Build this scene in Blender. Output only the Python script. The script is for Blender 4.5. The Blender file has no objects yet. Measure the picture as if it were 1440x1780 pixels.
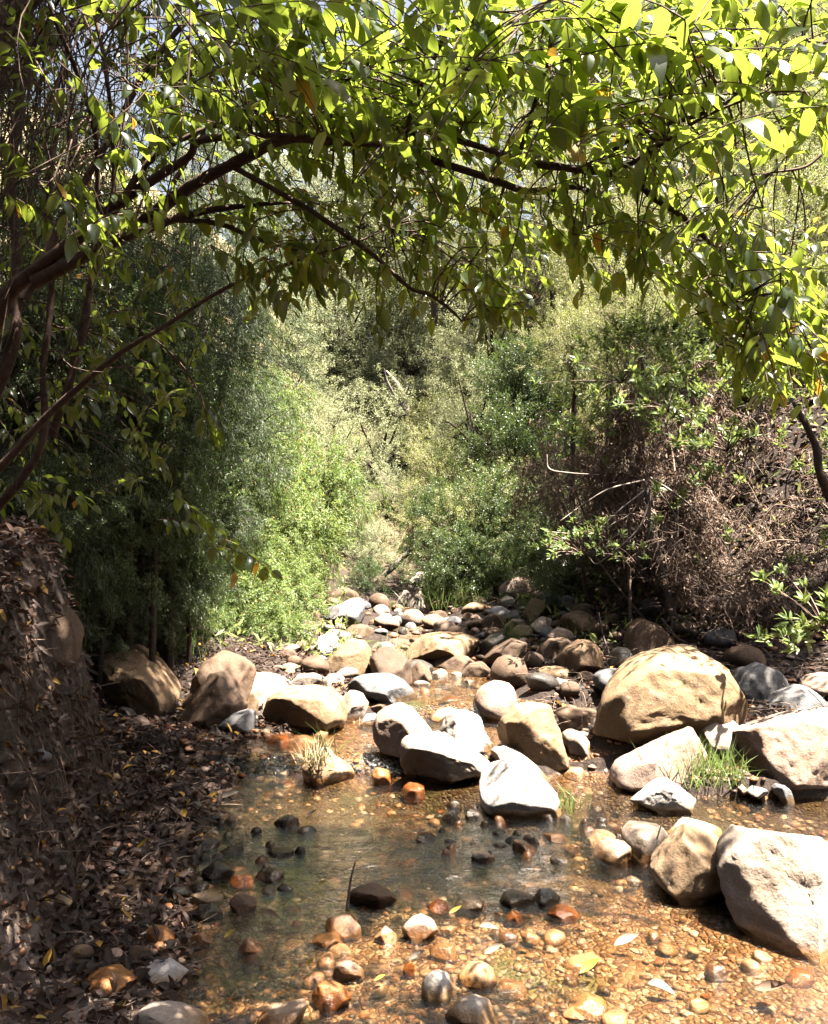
import bpy, math, random
import numpy as np
from mathutils import Vector, Euler

# ------------------------------------------------------------------ camera, world, sun, exposure
S = bpy.context.scene
COL = S.collection
FPX, CX, CY, EYE = 1500.0, 720.0, 890.0, 1.5
cam_d = bpy.data.cameras.new("camera"); cam = bpy.data.objects.new("camera", cam_d); COL.objects.link(cam)
cam.location = (0, 0, EYE); cam.rotation_euler = (math.radians(90), 0, 0)
cam_d.sensor_fit = 'HORIZONTAL'; cam_d.sensor_width = 36; cam_d.lens = 36 * FPX / 1440
cam_d.clip_start = 0.05; cam_d.clip_end = 2000
S.camera = cam
SUN = Vector((0.32, -0.07, 0.93)).normalized()        # direction towards the sun
w = bpy.data.worlds.new("World"); S.world = w; w.use_nodes = True
nt = w.node_tree; bg = nt.nodes['Background']; sk = nt.nodes.new('ShaderNodeTexSky'); sk.sky_type = 'NISHITA'
sk.sun_disc = False; sk.sun_elevation = math.asin(SUN.z); sk.sun_rotation = math.atan2(SUN.x, SUN.y)
sk.air_density = 0.9; sk.dust_density = 3.0; sk.ozone_density = 0.5
hs = nt.nodes.new('ShaderNodeHueSaturation'); hs.inputs['Saturation'].default_value = 0.55; hs.inputs['Value'].default_value = 0.95
nt.links.new(sk.outputs[0], hs.inputs['Color']); nt.links.new(hs.outputs[0], bg.inputs[0]); bg.inputs[1].default_value = 0.05
sd = bpy.data.lights.new("sun", 'SUN'); sd.energy = 5.0; sd.angle = math.radians(0.5); sd.color = (1.0, 0.92, 0.80)
so = bpy.data.objects.new("sun", sd); COL.objects.link(so); so.rotation_euler = SUN.to_track_quat('Z', 'Y').to_euler(); so.location = (4, -2, 12)
S.view_settings.view_transform = 'Standard'; S.view_settings.look = 'None'; S.view_settings.gamma = 1
S.view_settings.exposure = 2.65
S.render.engine = 'CYCLES'
cy = S.cycles
cy.max_bounces = 7; cy.diffuse_bounces = 0; cy.glossy_bounces = 3; cy.transmission_bounces = 4; cy.transparent_max_bounces = 10
cy.sample_clamp_indirect = 5; cy.caustics_reflective = False; cy.caustics_refractive = False
cy.use_denoising = True

rng = np.random.default_rng(7)
random.seed(7)

# ------------------------------------------------------------------ maths helpers
def P(px, py, Y):
    return np.array([(px - CX) / FPX * Y, Y, EYE - (py - CY) / FPX * Y])

def sstep(a, b, x):
    t = np.clip((x - a) / (b - a), 0, 1); return t * t * (3 - 2 * t)

def _hash(i, j, k, s):
    h = (i.astype(np.int64) * 374761393 + j.astype(np.int64) * 668265263 + k.astype(np.int64) * 2147483647 % 1000003 * 1274126177 + s * 144665) & 0xffffffff
    h = ((h ^ (h >> 13)) * 1274126177) & 0xffffffff
    h = ((h ^ (h >> 16)) * 2246822519) & 0xffffffff
    return ((h ^ (h >> 15)) & 0xffff) / 65535.0

def vnoise(p, s=0):
    p = np.asarray(p, float); f = np.floor(p); t = p - f; t = t * t * (3 - 2 * t); i = f.astype(np.int64)
    r = 0
    for a in (0, 1):
        for b in (0, 1):
            for c in (0, 1):
                wgt = (t[:, 0] if a else 1 - t[:, 0]) * (t[:, 1] if b else 1 - t[:, 1]) * (t[:, 2] if c else 1 - t[:, 2])
                r = r + wgt * _hash(i[:, 0] + a, i[:, 1] + b, i[:, 2] + c, s)
    return r * 2 - 1

def fbm(p, s=0, o=4, g=0.5):
    p = np.asarray(p, float); r = 0; a = 1; n = 0
    for k in range(o):
        r = r + a * vnoise(p * (2 ** k) + k * 17.3, s + k); n += a; a *= g
    return r / n

def norm(v):
    return v / np.maximum(np.linalg.norm(v, axis=-1, keepdims=True), 1e-9)

# ------------------------------------------------------------------ mesh helpers
class MB:
    """collects vertices, triangles and quads with a material slot each; builds ONE mesh"""
    def __init__(self): self.v = []; self.f = []; self.m = []; self.n = 0; self.uv = []
    def add(self, v, f, m=0, uv=None):
        v = np.asarray(v, float).reshape(-1, 3); f = np.asarray(f, np.int64)
        self.v.append(v); self.f.append(f + self.n); self.m.append(np.full(len(f), m)); self.n += len(v)
        self.uv.append(np.zeros((len(v), 2)) if uv is None else uv)
    def mesh(self, name, mats, smooth=True, uv=False):
        me = bpy.data.meshes.new(name)
        v = np.concatenate(self.v); me.vertices.add(len(v)); me.vertices.foreach_set('co', v.ravel())
        loops = np.concatenate([f.ravel() for f in self.f]); tot = np.concatenate([np.full(len(f), f.shape[1]) for f in self.f])
        st = np.concatenate([[0], np.cumsum(tot)[:-1]])
        me.loops.add(len(loops)); me.loops.foreach_set('vertex_index', loops)
        me.polygons.add(len(tot)); me.polygons.foreach_set('loop_start', st); me.polygons.foreach_set('loop_total', tot)
        me.polygons.foreach_set('material_index', np.concatenate(self.m)); me.polygons.foreach_set('use_smooth', np.full(len(tot), smooth))
        if uv:
            ul = me.uv_layers.new(name='UVMap'); ul.data.foreach_set('uv', np.concatenate(self.uv)[loops].astype(np.float32).ravel())
        for m in (mats if isinstance(mats, (list, tuple)) else [mats]): me.materials.append(m)
        me.update(); me.validate()
        return me

def link(name, data, parent=None, loc=None, label=None, cat=None, group=None, kind=None):
    o = bpy.data.objects.new(name, data); COL.objects.link(o)
    if parent is not None: o.parent = parent
    if loc is not None: o.location = loc
    if label: o['label'] = label
    if cat: o['category'] = cat
    if group: o['group'] = group
    if kind: o['kind'] = kind
    return o

def copy_thing(src, loc, rz, sc, label, group=None, tilt=(0, 0)):
    r = src.copy(); COL.objects.link(r); r.location = loc; r.rotation_euler = (tilt[0], tilt[1], rz)
    r.scale = sc if hasattr(sc, '__len__') else (sc, sc, sc); r['label'] = label
    if group: r['group'] = group
    for ch in KIDS.get(src.name, []):
        c = ch.copy(); COL.objects.link(c); c.parent = r
    return r
KIDS = {}

def tube(mb, pts, rad, n=8, m=0, bump=0.0, seed=0):
    """smooth tube along a polyline, end capped to a point"""
    pts = np.asarray(pts, float); rad = np.asarray(rad, float)
    # resample with catmull-rom
    k = len(pts); sub = 5 if k < 30 else 1
    ext = np.vstack([2 * pts[0] - pts[1], pts, 2 * pts[-1] - pts[-2]])
    out = []; rr = []
    for i in range(k - 1):
        p0, p1, p2, p3 = ext[i], ext[i + 1], ext[i + 2], ext[i + 3]
        for j in range(sub):
            t = j / sub
            out.append(0.5 * ((2 * p1) + (p2 - p0) * t + (2 * p0 - 5 * p1 + 4 * p2 - p3) * t * t + (3 * p1 - p0 - 3 * p2 + p3) * t ** 3))
            rr.append(rad[i] * (1 - t) + rad[i + 1] * t)
    out.append(pts[-1]); rr.append(rad[-1])
    out = np.array(out); rr = np.array(rr)
    if bump: rr = rr * (1 + bump * fbm(out * 14 + seed, seed, 3))
    tan = norm(np.gradient(out, axis=0)); up = np.array([0.31, 0.2, 0.93])
    a = norm(np.cross(tan, up)); b = np.cross(tan, a)
    th = np.linspace(0, 2 * np.pi, n, endpoint=False)
    ring = out[:, None] + rr[:, None, None] * (np.cos(th)[None, :, None] * a[:, None] + np.sin(th)[None, :, None] * b[:, None])
    L = len(out); v = np.vstack([ring.reshape(-1, 3), out[-1:] + tan[-1:] * rr[-1]])
    i = np.arange(L - 1)[:, None] * n; j = np.arange(n)[None]; j2 = (j + 1) % n
    q = np.stack([i + j, i + j2, i + n + j2, i + n + j], -1).reshape(-1, 4)
    base = mb.n
    mb.add(v, q, m)
    mb.f.append(np.stack([base + (L - 1) * n + np.arange(n), base + (L - 1) * n + (np.arange(n) + 1) % n, np.full(n, base + L * n)], -1)); mb.m.append(np.full(n, m))
    return out

def twigs(mb, A, B, C, r0, r1, seg=4, n=3, m=0):
    """many thin bezier twigs at once"""
    A, B, C = map(lambda q: np.asarray(q, float), (A, B, C)); N = len(A)
    t = np.linspace(0, 1, seg + 1)[None, :, None]
    p = (1 - t) ** 2 * A[:, None] + 2 * t * (1 - t) * B[:, None] + t ** 2 * C[:, None]
    tan = norm(np.gradient(p, axis=1)); up = np.array([0.37, 0.23, 0.9])
    a = norm(np.cross(tan, up)); b = np.cross(tan, a)
    r0 = np.broadcast_to(np.asarray(r0, float), (N,)); r1 = np.broadcast_to(np.asarray(r1, float), (N,))
    r = r0[:, None, None] * (1 - t) + r1[:, None, None] * t
    th = np.linspace(0, 2 * np.pi, n, endpoint=False)
    ring = p[:, :, None] + r[:, :, None] * (np.cos(th)[None, None, :, None] * a[:, :, None] + np.sin(th)[None, None, :, None] * b[:, :, None])
    v = ring.reshape(-1, 3)
    o = (np.arange(N) * (seg + 1) * n)[:, None, None]; i = (np.arange(seg) * n)[None, :, None]; j = np.arange(n)[None, None]; j2 = (j + 1) % n
    q = np.stack([o + i + j, o + i + j2, o + i + n + j2, o + i + n + j], -1).reshape(-1, 4)
    mb.add(v, q, m)

LEAF_FULL = (np.array([0, .10, .28, .5, .72, .88, 1.]), np.array([0.02, .27, .47, .5, .36, .17, 0.0]))
LEAF_MID = (np.array([0, .35, .7, 1.]), np.array([0.03, .5, .38, 0.0]))
def leaves(mb, pos, axis, nrm, ln, wd, curl=0.25, fold=0.18, m=0, tmpl=LEAF_MID):
    """folded, curled leaves"""
    pos = np.asarray(pos, float); N = len(pos); axis = norm(np.asarray(axis, float)); nrm = np.asarray(nrm, float)
    side = norm(np.cross(axis, nrm)); nn = np.cross(side, axis)
    ln = np.broadcast_to(ln, (N,)); wd = np.broadcast_to(wd, (N,)); curl = np.broadcast_to(curl, (N,))
    u, h = tmpl; K = len(u)
    U = u[None, :] * ln[:, None]; Hh = h[None, :] * wd[:, None]
    W = -(curl * ln)[:, None] * (u[None, :] ** 2)
    mid = pos[:, None] + axis[:, None] * U[..., None] + nn[:, None] * W[..., None]
    off = side[:, None] * Hh[..., None] + nn[:, None] * (Hh * fold * 2)[..., None]
    off2 = -side[:, None] * Hh[..., None] + nn[:, None] * (Hh * fold * 2)[..., None]
    v = np.stack([mid, mid + off, mid + off2], 2).reshape(-1, 3)          # N,K,3
    o = (np.arange(N) * K * 3)[:, None, None]; i = (np.arange(K - 1) * 3)[None, :, None]
    q = np.concatenate([np.stack([o + i, o + i + 1, o + i + 4, o + i + 3], -1), np.stack([o + i, o + i + 3, o + i + 5, o + i + 2], -1)], 2).reshape(-1, 4)
    uv = np.tile(np.stack([np.repeat(u, 3), np.tile([0., 1., 1.], K)], -1), (N, 1))
    mb.add(v, q, m, uv)

def rnd_dir(n):
    return norm(rng.normal(size=(n, 3)))

# ------------------------------------------------------------------ materials
def newmat(name):
    m = bpy.data.materials.new(name); m.use_nodes = True; t = m.node_tree; t.nodes.clear()
    out = t.nodes.new('ShaderNodeOutputMaterial'); return m, t, out
def nd(t, typ, **kw):
    n = t.nodes.new(typ)
    for k, v in kw.items():
        if k.startswith('i_'):
            key = k[2:]; key = int(key) if key.isdigit() else key.replace('_', ' ')
            n.inputs[key].default_value = v
        else: setattr(n, k, v)
    return n
def ramp(t, stops, fac, interp='LINEAR'):
    r = t.nodes.new('ShaderNodeValToRGB'); r.color_ramp.interpolation = interp
    e = r.color_ramp.elements
    while len(e) < len(stops): e.new(0.5)
    for s, (p, c) in zip(e, stops): s.position = p; s.color = (*c, 1) if len(c) == 3 else c
    t.links.new(fac, r.inputs[0]); return r
def mix(t, a, b, fac, mode='MIX'):
    n = t.nodes.new('ShaderNodeMix'); n.data_type = 'RGBA'; n.blend_type = mode
    for s, val in ((0, fac), (6, a), (7, b)):
        if hasattr(val, 'is_linked'): t.links.new(val, n.inputs[s])
        elif s == 0: n.inputs[0].default_value = val
        else: n.inputs[s].default_value = (*val, 1)
    return n.outputs[2]
def math_(t, op, a, b=0.0, clamp=False):
    n = t.nodes.new('ShaderNodeMath'); n.operation = op; n.use_clamp = clamp
    for s, val in ((0, a), (1, b)):
        if hasattr(val, 'is_linked'): t.links.new(val, n.inputs[s])
        else: n.inputs[s].default_value = val
    return n.outputs[0]

def leaf_mat(name, cols, trans, tmix=0.4, rough=0.4, odd=None, oddp=0.03, midrib=False, spec=0.5):
    """cols: 3 base colours spread over leaves; trans: colour of light coming through"""
    m, t, out = newmat(name); L = t.links.new
    geo = nd(t, 'ShaderNodeNewGeometry'); rp = geo.outputs['Random Per Island']
    tc = nd(t, 'ShaderNodeTexCoord'); nz = nd(t, 'ShaderNodeTexNoise', i_Scale=1.7, i_Detail=2.0); L(tc.outputs['Object'], nz.inputs['Vector'])
    oi = nd(t, 'ShaderNodeObjectInfo')
    f = math_(t, 'ADD', math_(t, 'MULTIPLY', rp, 0.7), math_(t, 'MULTIPLY', math_(t, 'ADD', math_(t, 'SUBTRACT', nz.outputs[0], 0.5), math_(t, 'MULTIPLY', oi.outputs['Random'], 0.3)), 1.0), True)
    r = ramp(t, [(0.0, cols[0]), (0.5, cols[1]), (1.0, cols[2])], f); c = r.outputs[0]
    tr = mix(t, tuple(x * 0.75 for x in trans), tuple(min(1, x * 1.2) for x in trans), f)
    if odd:
        g = math_(t, 'GREATER_THAN', rp, 1 - oddp); c = mix(t, c, odd, g); tr = mix(t, tr, tuple(min(1, x * 1.6) for x in odd), g)
    if midrib:
        uv = nd(t, 'ShaderNodeUVMap'); sx = nd(t, 'ShaderNodeSeparateXYZ'); L(uv.outputs[0], sx.inputs[0])
        vein = math_(t, 'FRACT', math_(t, 'ADD', math_(t, 'MULTIPLY', sx.outputs[0], 8.0), math_(t, 'MULTIPLY', sx.outputs[1], -2.2)))
        vein = math_(t, 'MULTIPLY', math_(t, 'LESS_THAN', vein, 0.12), 0.22)
        rib = math_(t, 'MAXIMUM', math_(t, 'LESS_THAN', sx.outputs[1], 0.07), vein)
        c = mix(t, c, tuple(min(1, x * 2.2 + 0.03) for x in cols[1]), math_(t, 'MULTIPLY', rib, 0.6))
        tr = mix(t, tr, tuple(x * 0.55 for x in trans), math_(t, 'MULTIPLY', rib, 0.7))
    b = nd(t, 'ShaderNodeBsdfPrincipled', i_Roughness=rough); L(c, b.inputs['Base Color']); b.inputs['Specular IOR Level'].default_value = spec
    tl = nd(t, 'ShaderNodeBsdfTranslucent'); L(tr, tl.inputs[0])
    mx = nd(t, 'ShaderNodeMixShader', i_0=tmix); L(b.outputs[0], mx.inputs[1]); L(tl.outputs[0], mx.inputs[2]); L(mx.outputs[0], out.inputs[0])
    return m

def bark_mat(name, c1, c2, scale=30, rough=0.85):
    m, t, out = newmat(name); L = t.links.new
    tc = nd(t, 'ShaderNodeTexCoord'); nz = nd(t, 'ShaderNodeTexNoise', i_Scale=scale, i_Detail=5.0, i_Roughness=0.65); L(tc.outputs['Object'], nz.inputs['Vector'])
    n2 = nd(t, 'ShaderNodeTexNoise', i_Scale=scale * 0.2, i_Detail=3.0); L(tc.outputs['Object'], n2.inputs['Vector'])
    f = math_(t, 'ADD', math_(t, 'MULTIPLY', nz.outputs[0], 0.6), math_(t, 'MULTIPLY', n2.outputs[0], 0.4))
    r = ramp(t, [(0.35, c1), (0.65, c2)], f)
    b = nd(t, 'ShaderNodeBsdfPrincipled', i_Roughness=rough); L(r.outputs[0], b.inputs['Base Color'])
    bp = nd(t, 'ShaderNodeBump', i_Strength=0.6, i_Distance=0.006); L(nz.outputs[0], bp.inputs['Height']); L(bp.outputs[0], b.inputs['Normal']); L(b.outputs[0], out.inputs[0])
    return m

def rock_mat(name, c1, c2, c3, wet=True, rough=0.8, wetall=False):
    """c1 main, c2 blotch, c3 vein or lichen; darker wet band by the water line"""
    m, t, out = newmat(name); L = t.links.new
    geo = nd(t, 'ShaderNodeNewGeometry'); pos = geo.outputs['Position']
    n1 = nd(t, 'ShaderNodeTexNoise', i_Scale=3.3, i_Detail=5.0, i_Roughness=0.6, i_Distortion=0.6); L(pos, n1.inputs['Vector'])
    n2 = nd(t, 'ShaderNodeTexNoise', i_Scale=17.0, i_Detail=6.0, i_Roughness=0.7); L(pos, n2.inputs['Vector'])
    n3 = nd(t, 'ShaderNodeTexNoise', i_Scale=90.0, i_Detail=3.0, i_Roughness=0.7); L(pos, n3.inputs['Vector'])
    vo = nd(t, 'ShaderNodeTexVoronoi', feature='DISTANCE_TO_EDGE', i_Scale=4.5)
    dist = mix(t, (0, 0, 0), (0, 0, 0), 0.0)
    va = nd(t, 'ShaderNodeVectorMath', operation='MULTIPLY_ADD'); L(n2.outputs['Color'], va.inputs[0]); va.inputs[1].default_value = (0.35, 0.35, 0.35); L(pos, va.inputs[2]); L(va.outputs[0], vo.inputs['Vector'])
    c = mix(t, c1, c2, ramp(t, [(0.38, (0, 0, 0)), (0.62, (1, 1, 1))], n1.outputs[0]).outputs[0])
    c = mix(t, c, c3, math_(t, 'MULTIPLY', ramp(t, [(0.5, (0, 0, 0)), (0.72, (1, 1, 1))], n2.outputs[0]).outputs[0], 0.7))
    sp = ramp(t, [(0.3, (0.55, 0.55, 0.55)), (0.5, (1, 1, 1)), (0.72, (1.0, 1.0, 1.0))], n3.outputs[0]); c = mix(t, c, sp.outputs[0], 0.7, 'MULTIPLY')
    cr = ramp(t, [(0.0, (0.45, 0.4, 0.35)), (0.025, (1, 1, 1))], vo.outputs['Distance']); c = mix(t, c, cr.outputs[0], math_(t, 'MULTIPLY', ramp(t, [(0.45, (0, 0, 0)), (0.6, (1, 1, 1))], n1.outputs[0]).outputs[0], 0.7), 'MULTIPLY')
    mps = nd(t, 'ShaderNodeMapping'); L(pos, mps.inputs[0]); mps.inputs['Scale'].default_value = (9, 9, 2.2); mps.inputs['Rotation'].default_value = (0.3, 0.35, 0)
    n4 = nd(t, 'ShaderNodeTexNoise', i_Scale=1.0, i_Detail=6.0, i_Roughness=0.65, i_Distortion=1.2); L(mps.outputs[0], n4.inputs['Vector'])
    c = mix(t, c, (0.42, 0.36, 0.29), math_(t, 'MULTIPLY', ramp(t, [(0.55, (0, 0, 0)), (0.66, (1, 1, 1))], n4.outputs[0]).outputs[0], 0.55), 'MULTIPLY')
    oi = nd(t, 'ShaderNodeObjectInfo'); c = mix(t, c, ramp(t, [(0, (0.72, 0.72, 0.72)), (1, (1.0, 0.98, 0.95))], oi.outputs['Random']).outputs[0], 1.0, 'MULTIPLY')
    b = nd(t, 'ShaderNodeBsdfPrincipled', i_Roughness=rough)
    if wet:
        sx = nd(t, 'ShaderNodeSeparateXYZ'); L(pos, sx.inputs[0])
        # water level rises upstream: 0 -> 0.1 at y = 5 -> 0.2 at y = 5.9
        lv = math_(t, 'ADD', math_(t, 'MULTIPLY', math_(t, 'GREATER_THAN', sx.outputs[1], 5.02), 0.1), math_(t, 'MULTIPLY', math_(t, 'GREATER_THAN', sx.outputs[1], 5.9), 0.1))
        zz = math_(t, 'SUBTRACT', math_(t, 'SUBTRACT', sx.outputs[2], lv), math_(t, 'MULTIPLY', math_(t, 'SUBTRACT', n1.outputs[0], 0.5), 0.08))
        wf = ramp(t, [(0.022, (1, 1, 1)), (0.05, (0, 0, 0))], zz).outputs[0]
        if wetall: wf = math_(t, 'MAXIMUM', wf, 0.75)
        wc = mix(t, c, (0.62, 0.42, 0.24), 1.0, 'MULTIPLY'); c = mix(t, c, wc, wf)
        rr = math_(t, 'SUBTRACT', rough, math_(t, 'MULTIPLY', wf, rough - 0.22)); L(rr, b.inputs['Roughness'])
    L(c, b.inputs['Base Color'])
    h = math_(t, 'ADD', math_(t, 'MULTIPLY', n2.outputs[0], 1.0), math_(t, 'MULTIPLY', n3.outputs[0], 0.25))
    h = math_(t, 'ADD', h, math_(t, 'MULTIPLY', cr.outputs[0], 0.12))
    bp = nd(t, 'ShaderNodeBump', i_Strength=0.55, i_Distance=0.02); L(h, bp.inputs['Height']); L(bp.outputs[0], b.inputs['Normal']); L(b.outputs[0], out.inputs[0])
    return m

ROCK = {
 'cream': rock_mat('rock_cream', (0.62, 0.50, 0.41), (0.52, 0.38, 0.28), (0.68, 0.59, 0.51)),
 'pink': rock_mat('rock_pink', (0.54, 0.39, 0.31), (0.44, 0.29, 0.21), (0.60, 0.49, 0.42)),
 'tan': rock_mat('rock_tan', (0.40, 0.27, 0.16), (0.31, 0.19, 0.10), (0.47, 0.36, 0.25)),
 'gold': rock_mat('rock_gold', (0.42, 0.28, 0.15), (0.33, 0.21, 0.11), (0.46, 0.38, 0.30)),
 'white': rock_mat('rock_white', (0.66, 0.61, 0.58), (0.58, 0.51, 0.46), (0.72, 0.69, 0.66)),
 'grey': rock_mat('rock_grey', (0.27, 0.26, 0.26), (0.20, 0.19, 0.19), (0.38, 0.37, 0.37)),
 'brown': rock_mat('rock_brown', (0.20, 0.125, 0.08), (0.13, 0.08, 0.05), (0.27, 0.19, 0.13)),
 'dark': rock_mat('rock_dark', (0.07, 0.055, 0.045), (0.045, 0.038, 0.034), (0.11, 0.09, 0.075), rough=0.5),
 'orange': rock_mat('rock_orange', (0.44, 0.19, 0.06), (0.34, 0.14, 0.05), (0.50, 0.28, 0.14), rough=0.5),
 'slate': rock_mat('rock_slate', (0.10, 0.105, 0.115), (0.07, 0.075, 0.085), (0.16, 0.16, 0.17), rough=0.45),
}
M_BARK_RED = bark_mat('bark_reddish', (0.05, 0.030, 0.022), (0.25, 0.16, 0.115), 35)
M_BARK_DARK = bark_mat('bark_dark', (0.03, 0.02, 0.014), (0.09, 0.06, 0.04), 25)
M_BARK_PALE = bark_mat('bark_pale', (0.26, 0.20, 0.16), (0.50, 0.42, 0.36), 22)
M_TWIG = bark_mat('twig_dry', (0.13, 0.08, 0.055), (0.52, 0.38, 0.29), 40)
M_ROOT = bark_mat('root_pale', (0.14, 0.08, 0.05), (0.40, 0.26, 0.18), 40)

M_TREE = leaf_mat('leaf_arching_tree', ((0.014, 0.027, 0.011), (0.026, 0.048, 0.017), (0.06, 0.095, 0.028)), (0.47, 0.60, 0.07), 0.40, 0.30, odd=(0.55, 0.30, 0.03), oddp=0.012, midrib=True, spec=0.6)
M_BRIGHT = leaf_mat('leaf_bright_shrub', ((0.09, 0.15, 0.04), (0.17, 0.25, 0.07), (0.30, 0.36, 0.14)), (0.40, 0.52, 0.12), 0.35, 0.45, odd=(0.45, 0.24, 0.10), oddp=0.02)
M_FEATHER = leaf_mat('leaf_feathery', ((0.018, 0.032, 0.012), (0.045, 0.07, 0.026), (0.17, 0.21, 0.10)), (0.18, 0.27, 0.07), 0.2, 0.5)
M_OLIVE = leaf_mat('leaf_grey_olive', ((0.22, 0.24, 0.12), (0.36, 0.38, 0.22), (0.50, 0.49, 0.34)), (0.50, 0.55, 0.24), 0.35, 0.55)
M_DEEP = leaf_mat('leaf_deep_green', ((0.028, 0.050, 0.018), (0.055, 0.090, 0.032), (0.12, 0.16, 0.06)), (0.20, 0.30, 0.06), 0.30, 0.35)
M_LIME = leaf_mat('leaf_hillside', ((0.15, 0.19, 0.06), (0.27, 0.31, 0.11), (0.42, 0.42, 0.22)), (0.50, 0.55, 0.16), 0.35, 0.45, odd=(0.45, 0.36, 0.28), oddp=0.05)
M_DEAD = leaf_mat('leaf_dead', ((0.12, 0.07, 0.045), (0.29, 0.19, 0.13), (0.55, 0.41, 0.32)), (0.40, 0.26, 0.18), 0.2, 0.7)
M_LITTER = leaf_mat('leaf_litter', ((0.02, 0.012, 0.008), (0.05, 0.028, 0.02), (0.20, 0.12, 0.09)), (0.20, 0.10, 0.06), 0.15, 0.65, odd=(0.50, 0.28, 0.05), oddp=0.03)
M_YLEAF = leaf_mat('leaf_yellow', ((0.55, 0.36, 0.04), (0.62, 0.43, 0.06), (0.66, 0.50, 0.16)), (0.7, 0.5, 0.1), 0.2, 0.45)
M_PLEAF = leaf_mat('leaf_bleached', ((0.36, 0.29, 0.22), (0.42, 0.36, 0.28), (0.5, 0.44, 0.36)), (0.5, 0.45, 0.35), 0.15, 0.5)
M_GRASS = leaf_mat('leaf_grass', ((0.07, 0.13, 0.03), (0.14, 0.22, 0.05), (0.28, 0.30, 0.12)), (0.32, 0.42, 0.10), 0.3, 0.4)
M_STRAW = leaf_mat('leaf_straw', ((0.42, 0.31, 0.16), (0.52, 0.40, 0.22), (0.60, 0.49, 0.30)), (0.5, 0.4, 0.2), 0.2, 0.7)

# ------------------------------------------------------------------ terrain
def water_level(y):
    return 0.10 * sstep(4.92, 5.06, y) + 0.10 * sstep(5.78, 5.95, y) + 0.085 * np.clip(y - 6.3, 0, 3.4)
def xl(y): return np.interp(y, [0, 2.8, 3.7, 4.6, 5.3, 5.8, 6.5, 8, 9.5, 12], [-0.62, -0.72, -0.93, -0.98, -0.95, -0.35, -0.05, -0.25, -0.3, 0.0])
def xr(y): return np.interp(y, [0, 4.35, 4.55, 5.0, 5.5, 6, 8, 9.5, 12], [9, 9, 1.35, 1.05, 0.85, 0.68, 0.4, 0.2, 0.1])
def softp(x, k=2.5): return np.log1p(np.exp(np.clip(x * k, -30, 30))) / k
def ground(x, y, detail=True):
    x = np.asarray(x, float); y = np.asarray(y, float); sh = x.shape; x = x.ravel(); y = y.ravel()
    wl = water_level(y); dl = xl(y) - x; dr = x - xr(y)
    q = np.stack([x, y, 0 * x], -1)
    n = fbm(q * 1.1 + 3, 5, 3)
    inside = np.clip(np.minimum(-dl, -dr), -5, 5)
    deep = 0.026 + 0.04 * np.clip(inside / 0.5, 0, 1) * sstep(3.15, 3.9, y) + 0.015 * sstep(3.3, 3.8, y) * (1 - sstep(4.5, 4.8, y)) * (x < 1.2)
    z = wl - deep * sstep(-0.1, 0.12, inside)
    # left bank
    st = 0.42 + np.clip(y - 4.3, 0, 2.2) * 0.55
    z = z + np.clip(dl, 0, 30) * 0.17 + (1.25 - .25 * sstep(4.4, 5.2, y)) * sstep(st, st + 0.5 + .25 * sstep(4.2, 5.2, y), dl) * (1 + 0.25 * n) + 0.10 * np.clip(dl - 1.2, 0, 20)
    # right bank
    z = z + 0.05 * sstep(0, 0.2, dr) + 0.06 * np.clip(dr, 0, 3)
    z = z + sstep(5.9, 8.0, y) * 0.92 * softp(x - 1.45) * (y > 0)
    # head of the valley
    z = z + 0.25 * np.clip(y - 9.5, 0, 14) + 0.17 * softp(np.clip(y - 15, -9, 14), 1.0) + sstep(6, 9, y) * 0.42 * softp(-x - 2.6)
    z = z + 1.15 * softp(-y - 2.2) + (1 - sstep(4, 8, y)) * (0.8 * softp(-x - 4.2) + (1 - sstep(4, 8, y)) * 1.0 * softp(x - 5.0))  # unseen slopes added behind and beside the camera to block sky light
    z = z + n * 0.14 * sstep(6.5, 10, y)
    z = np.minimum(z, 17 + 0.02 * np.abs(x) + 0.02 * y)
    if detail:
        z = z + 0.022 * fbm(q * 6, 9, 3) + 0.007 * fbm(q * 31, 11, 2)
    return z.reshape(sh)
def gz(x, y): return float(ground(np.array([x]), np.array([y]), False)[0])

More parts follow.
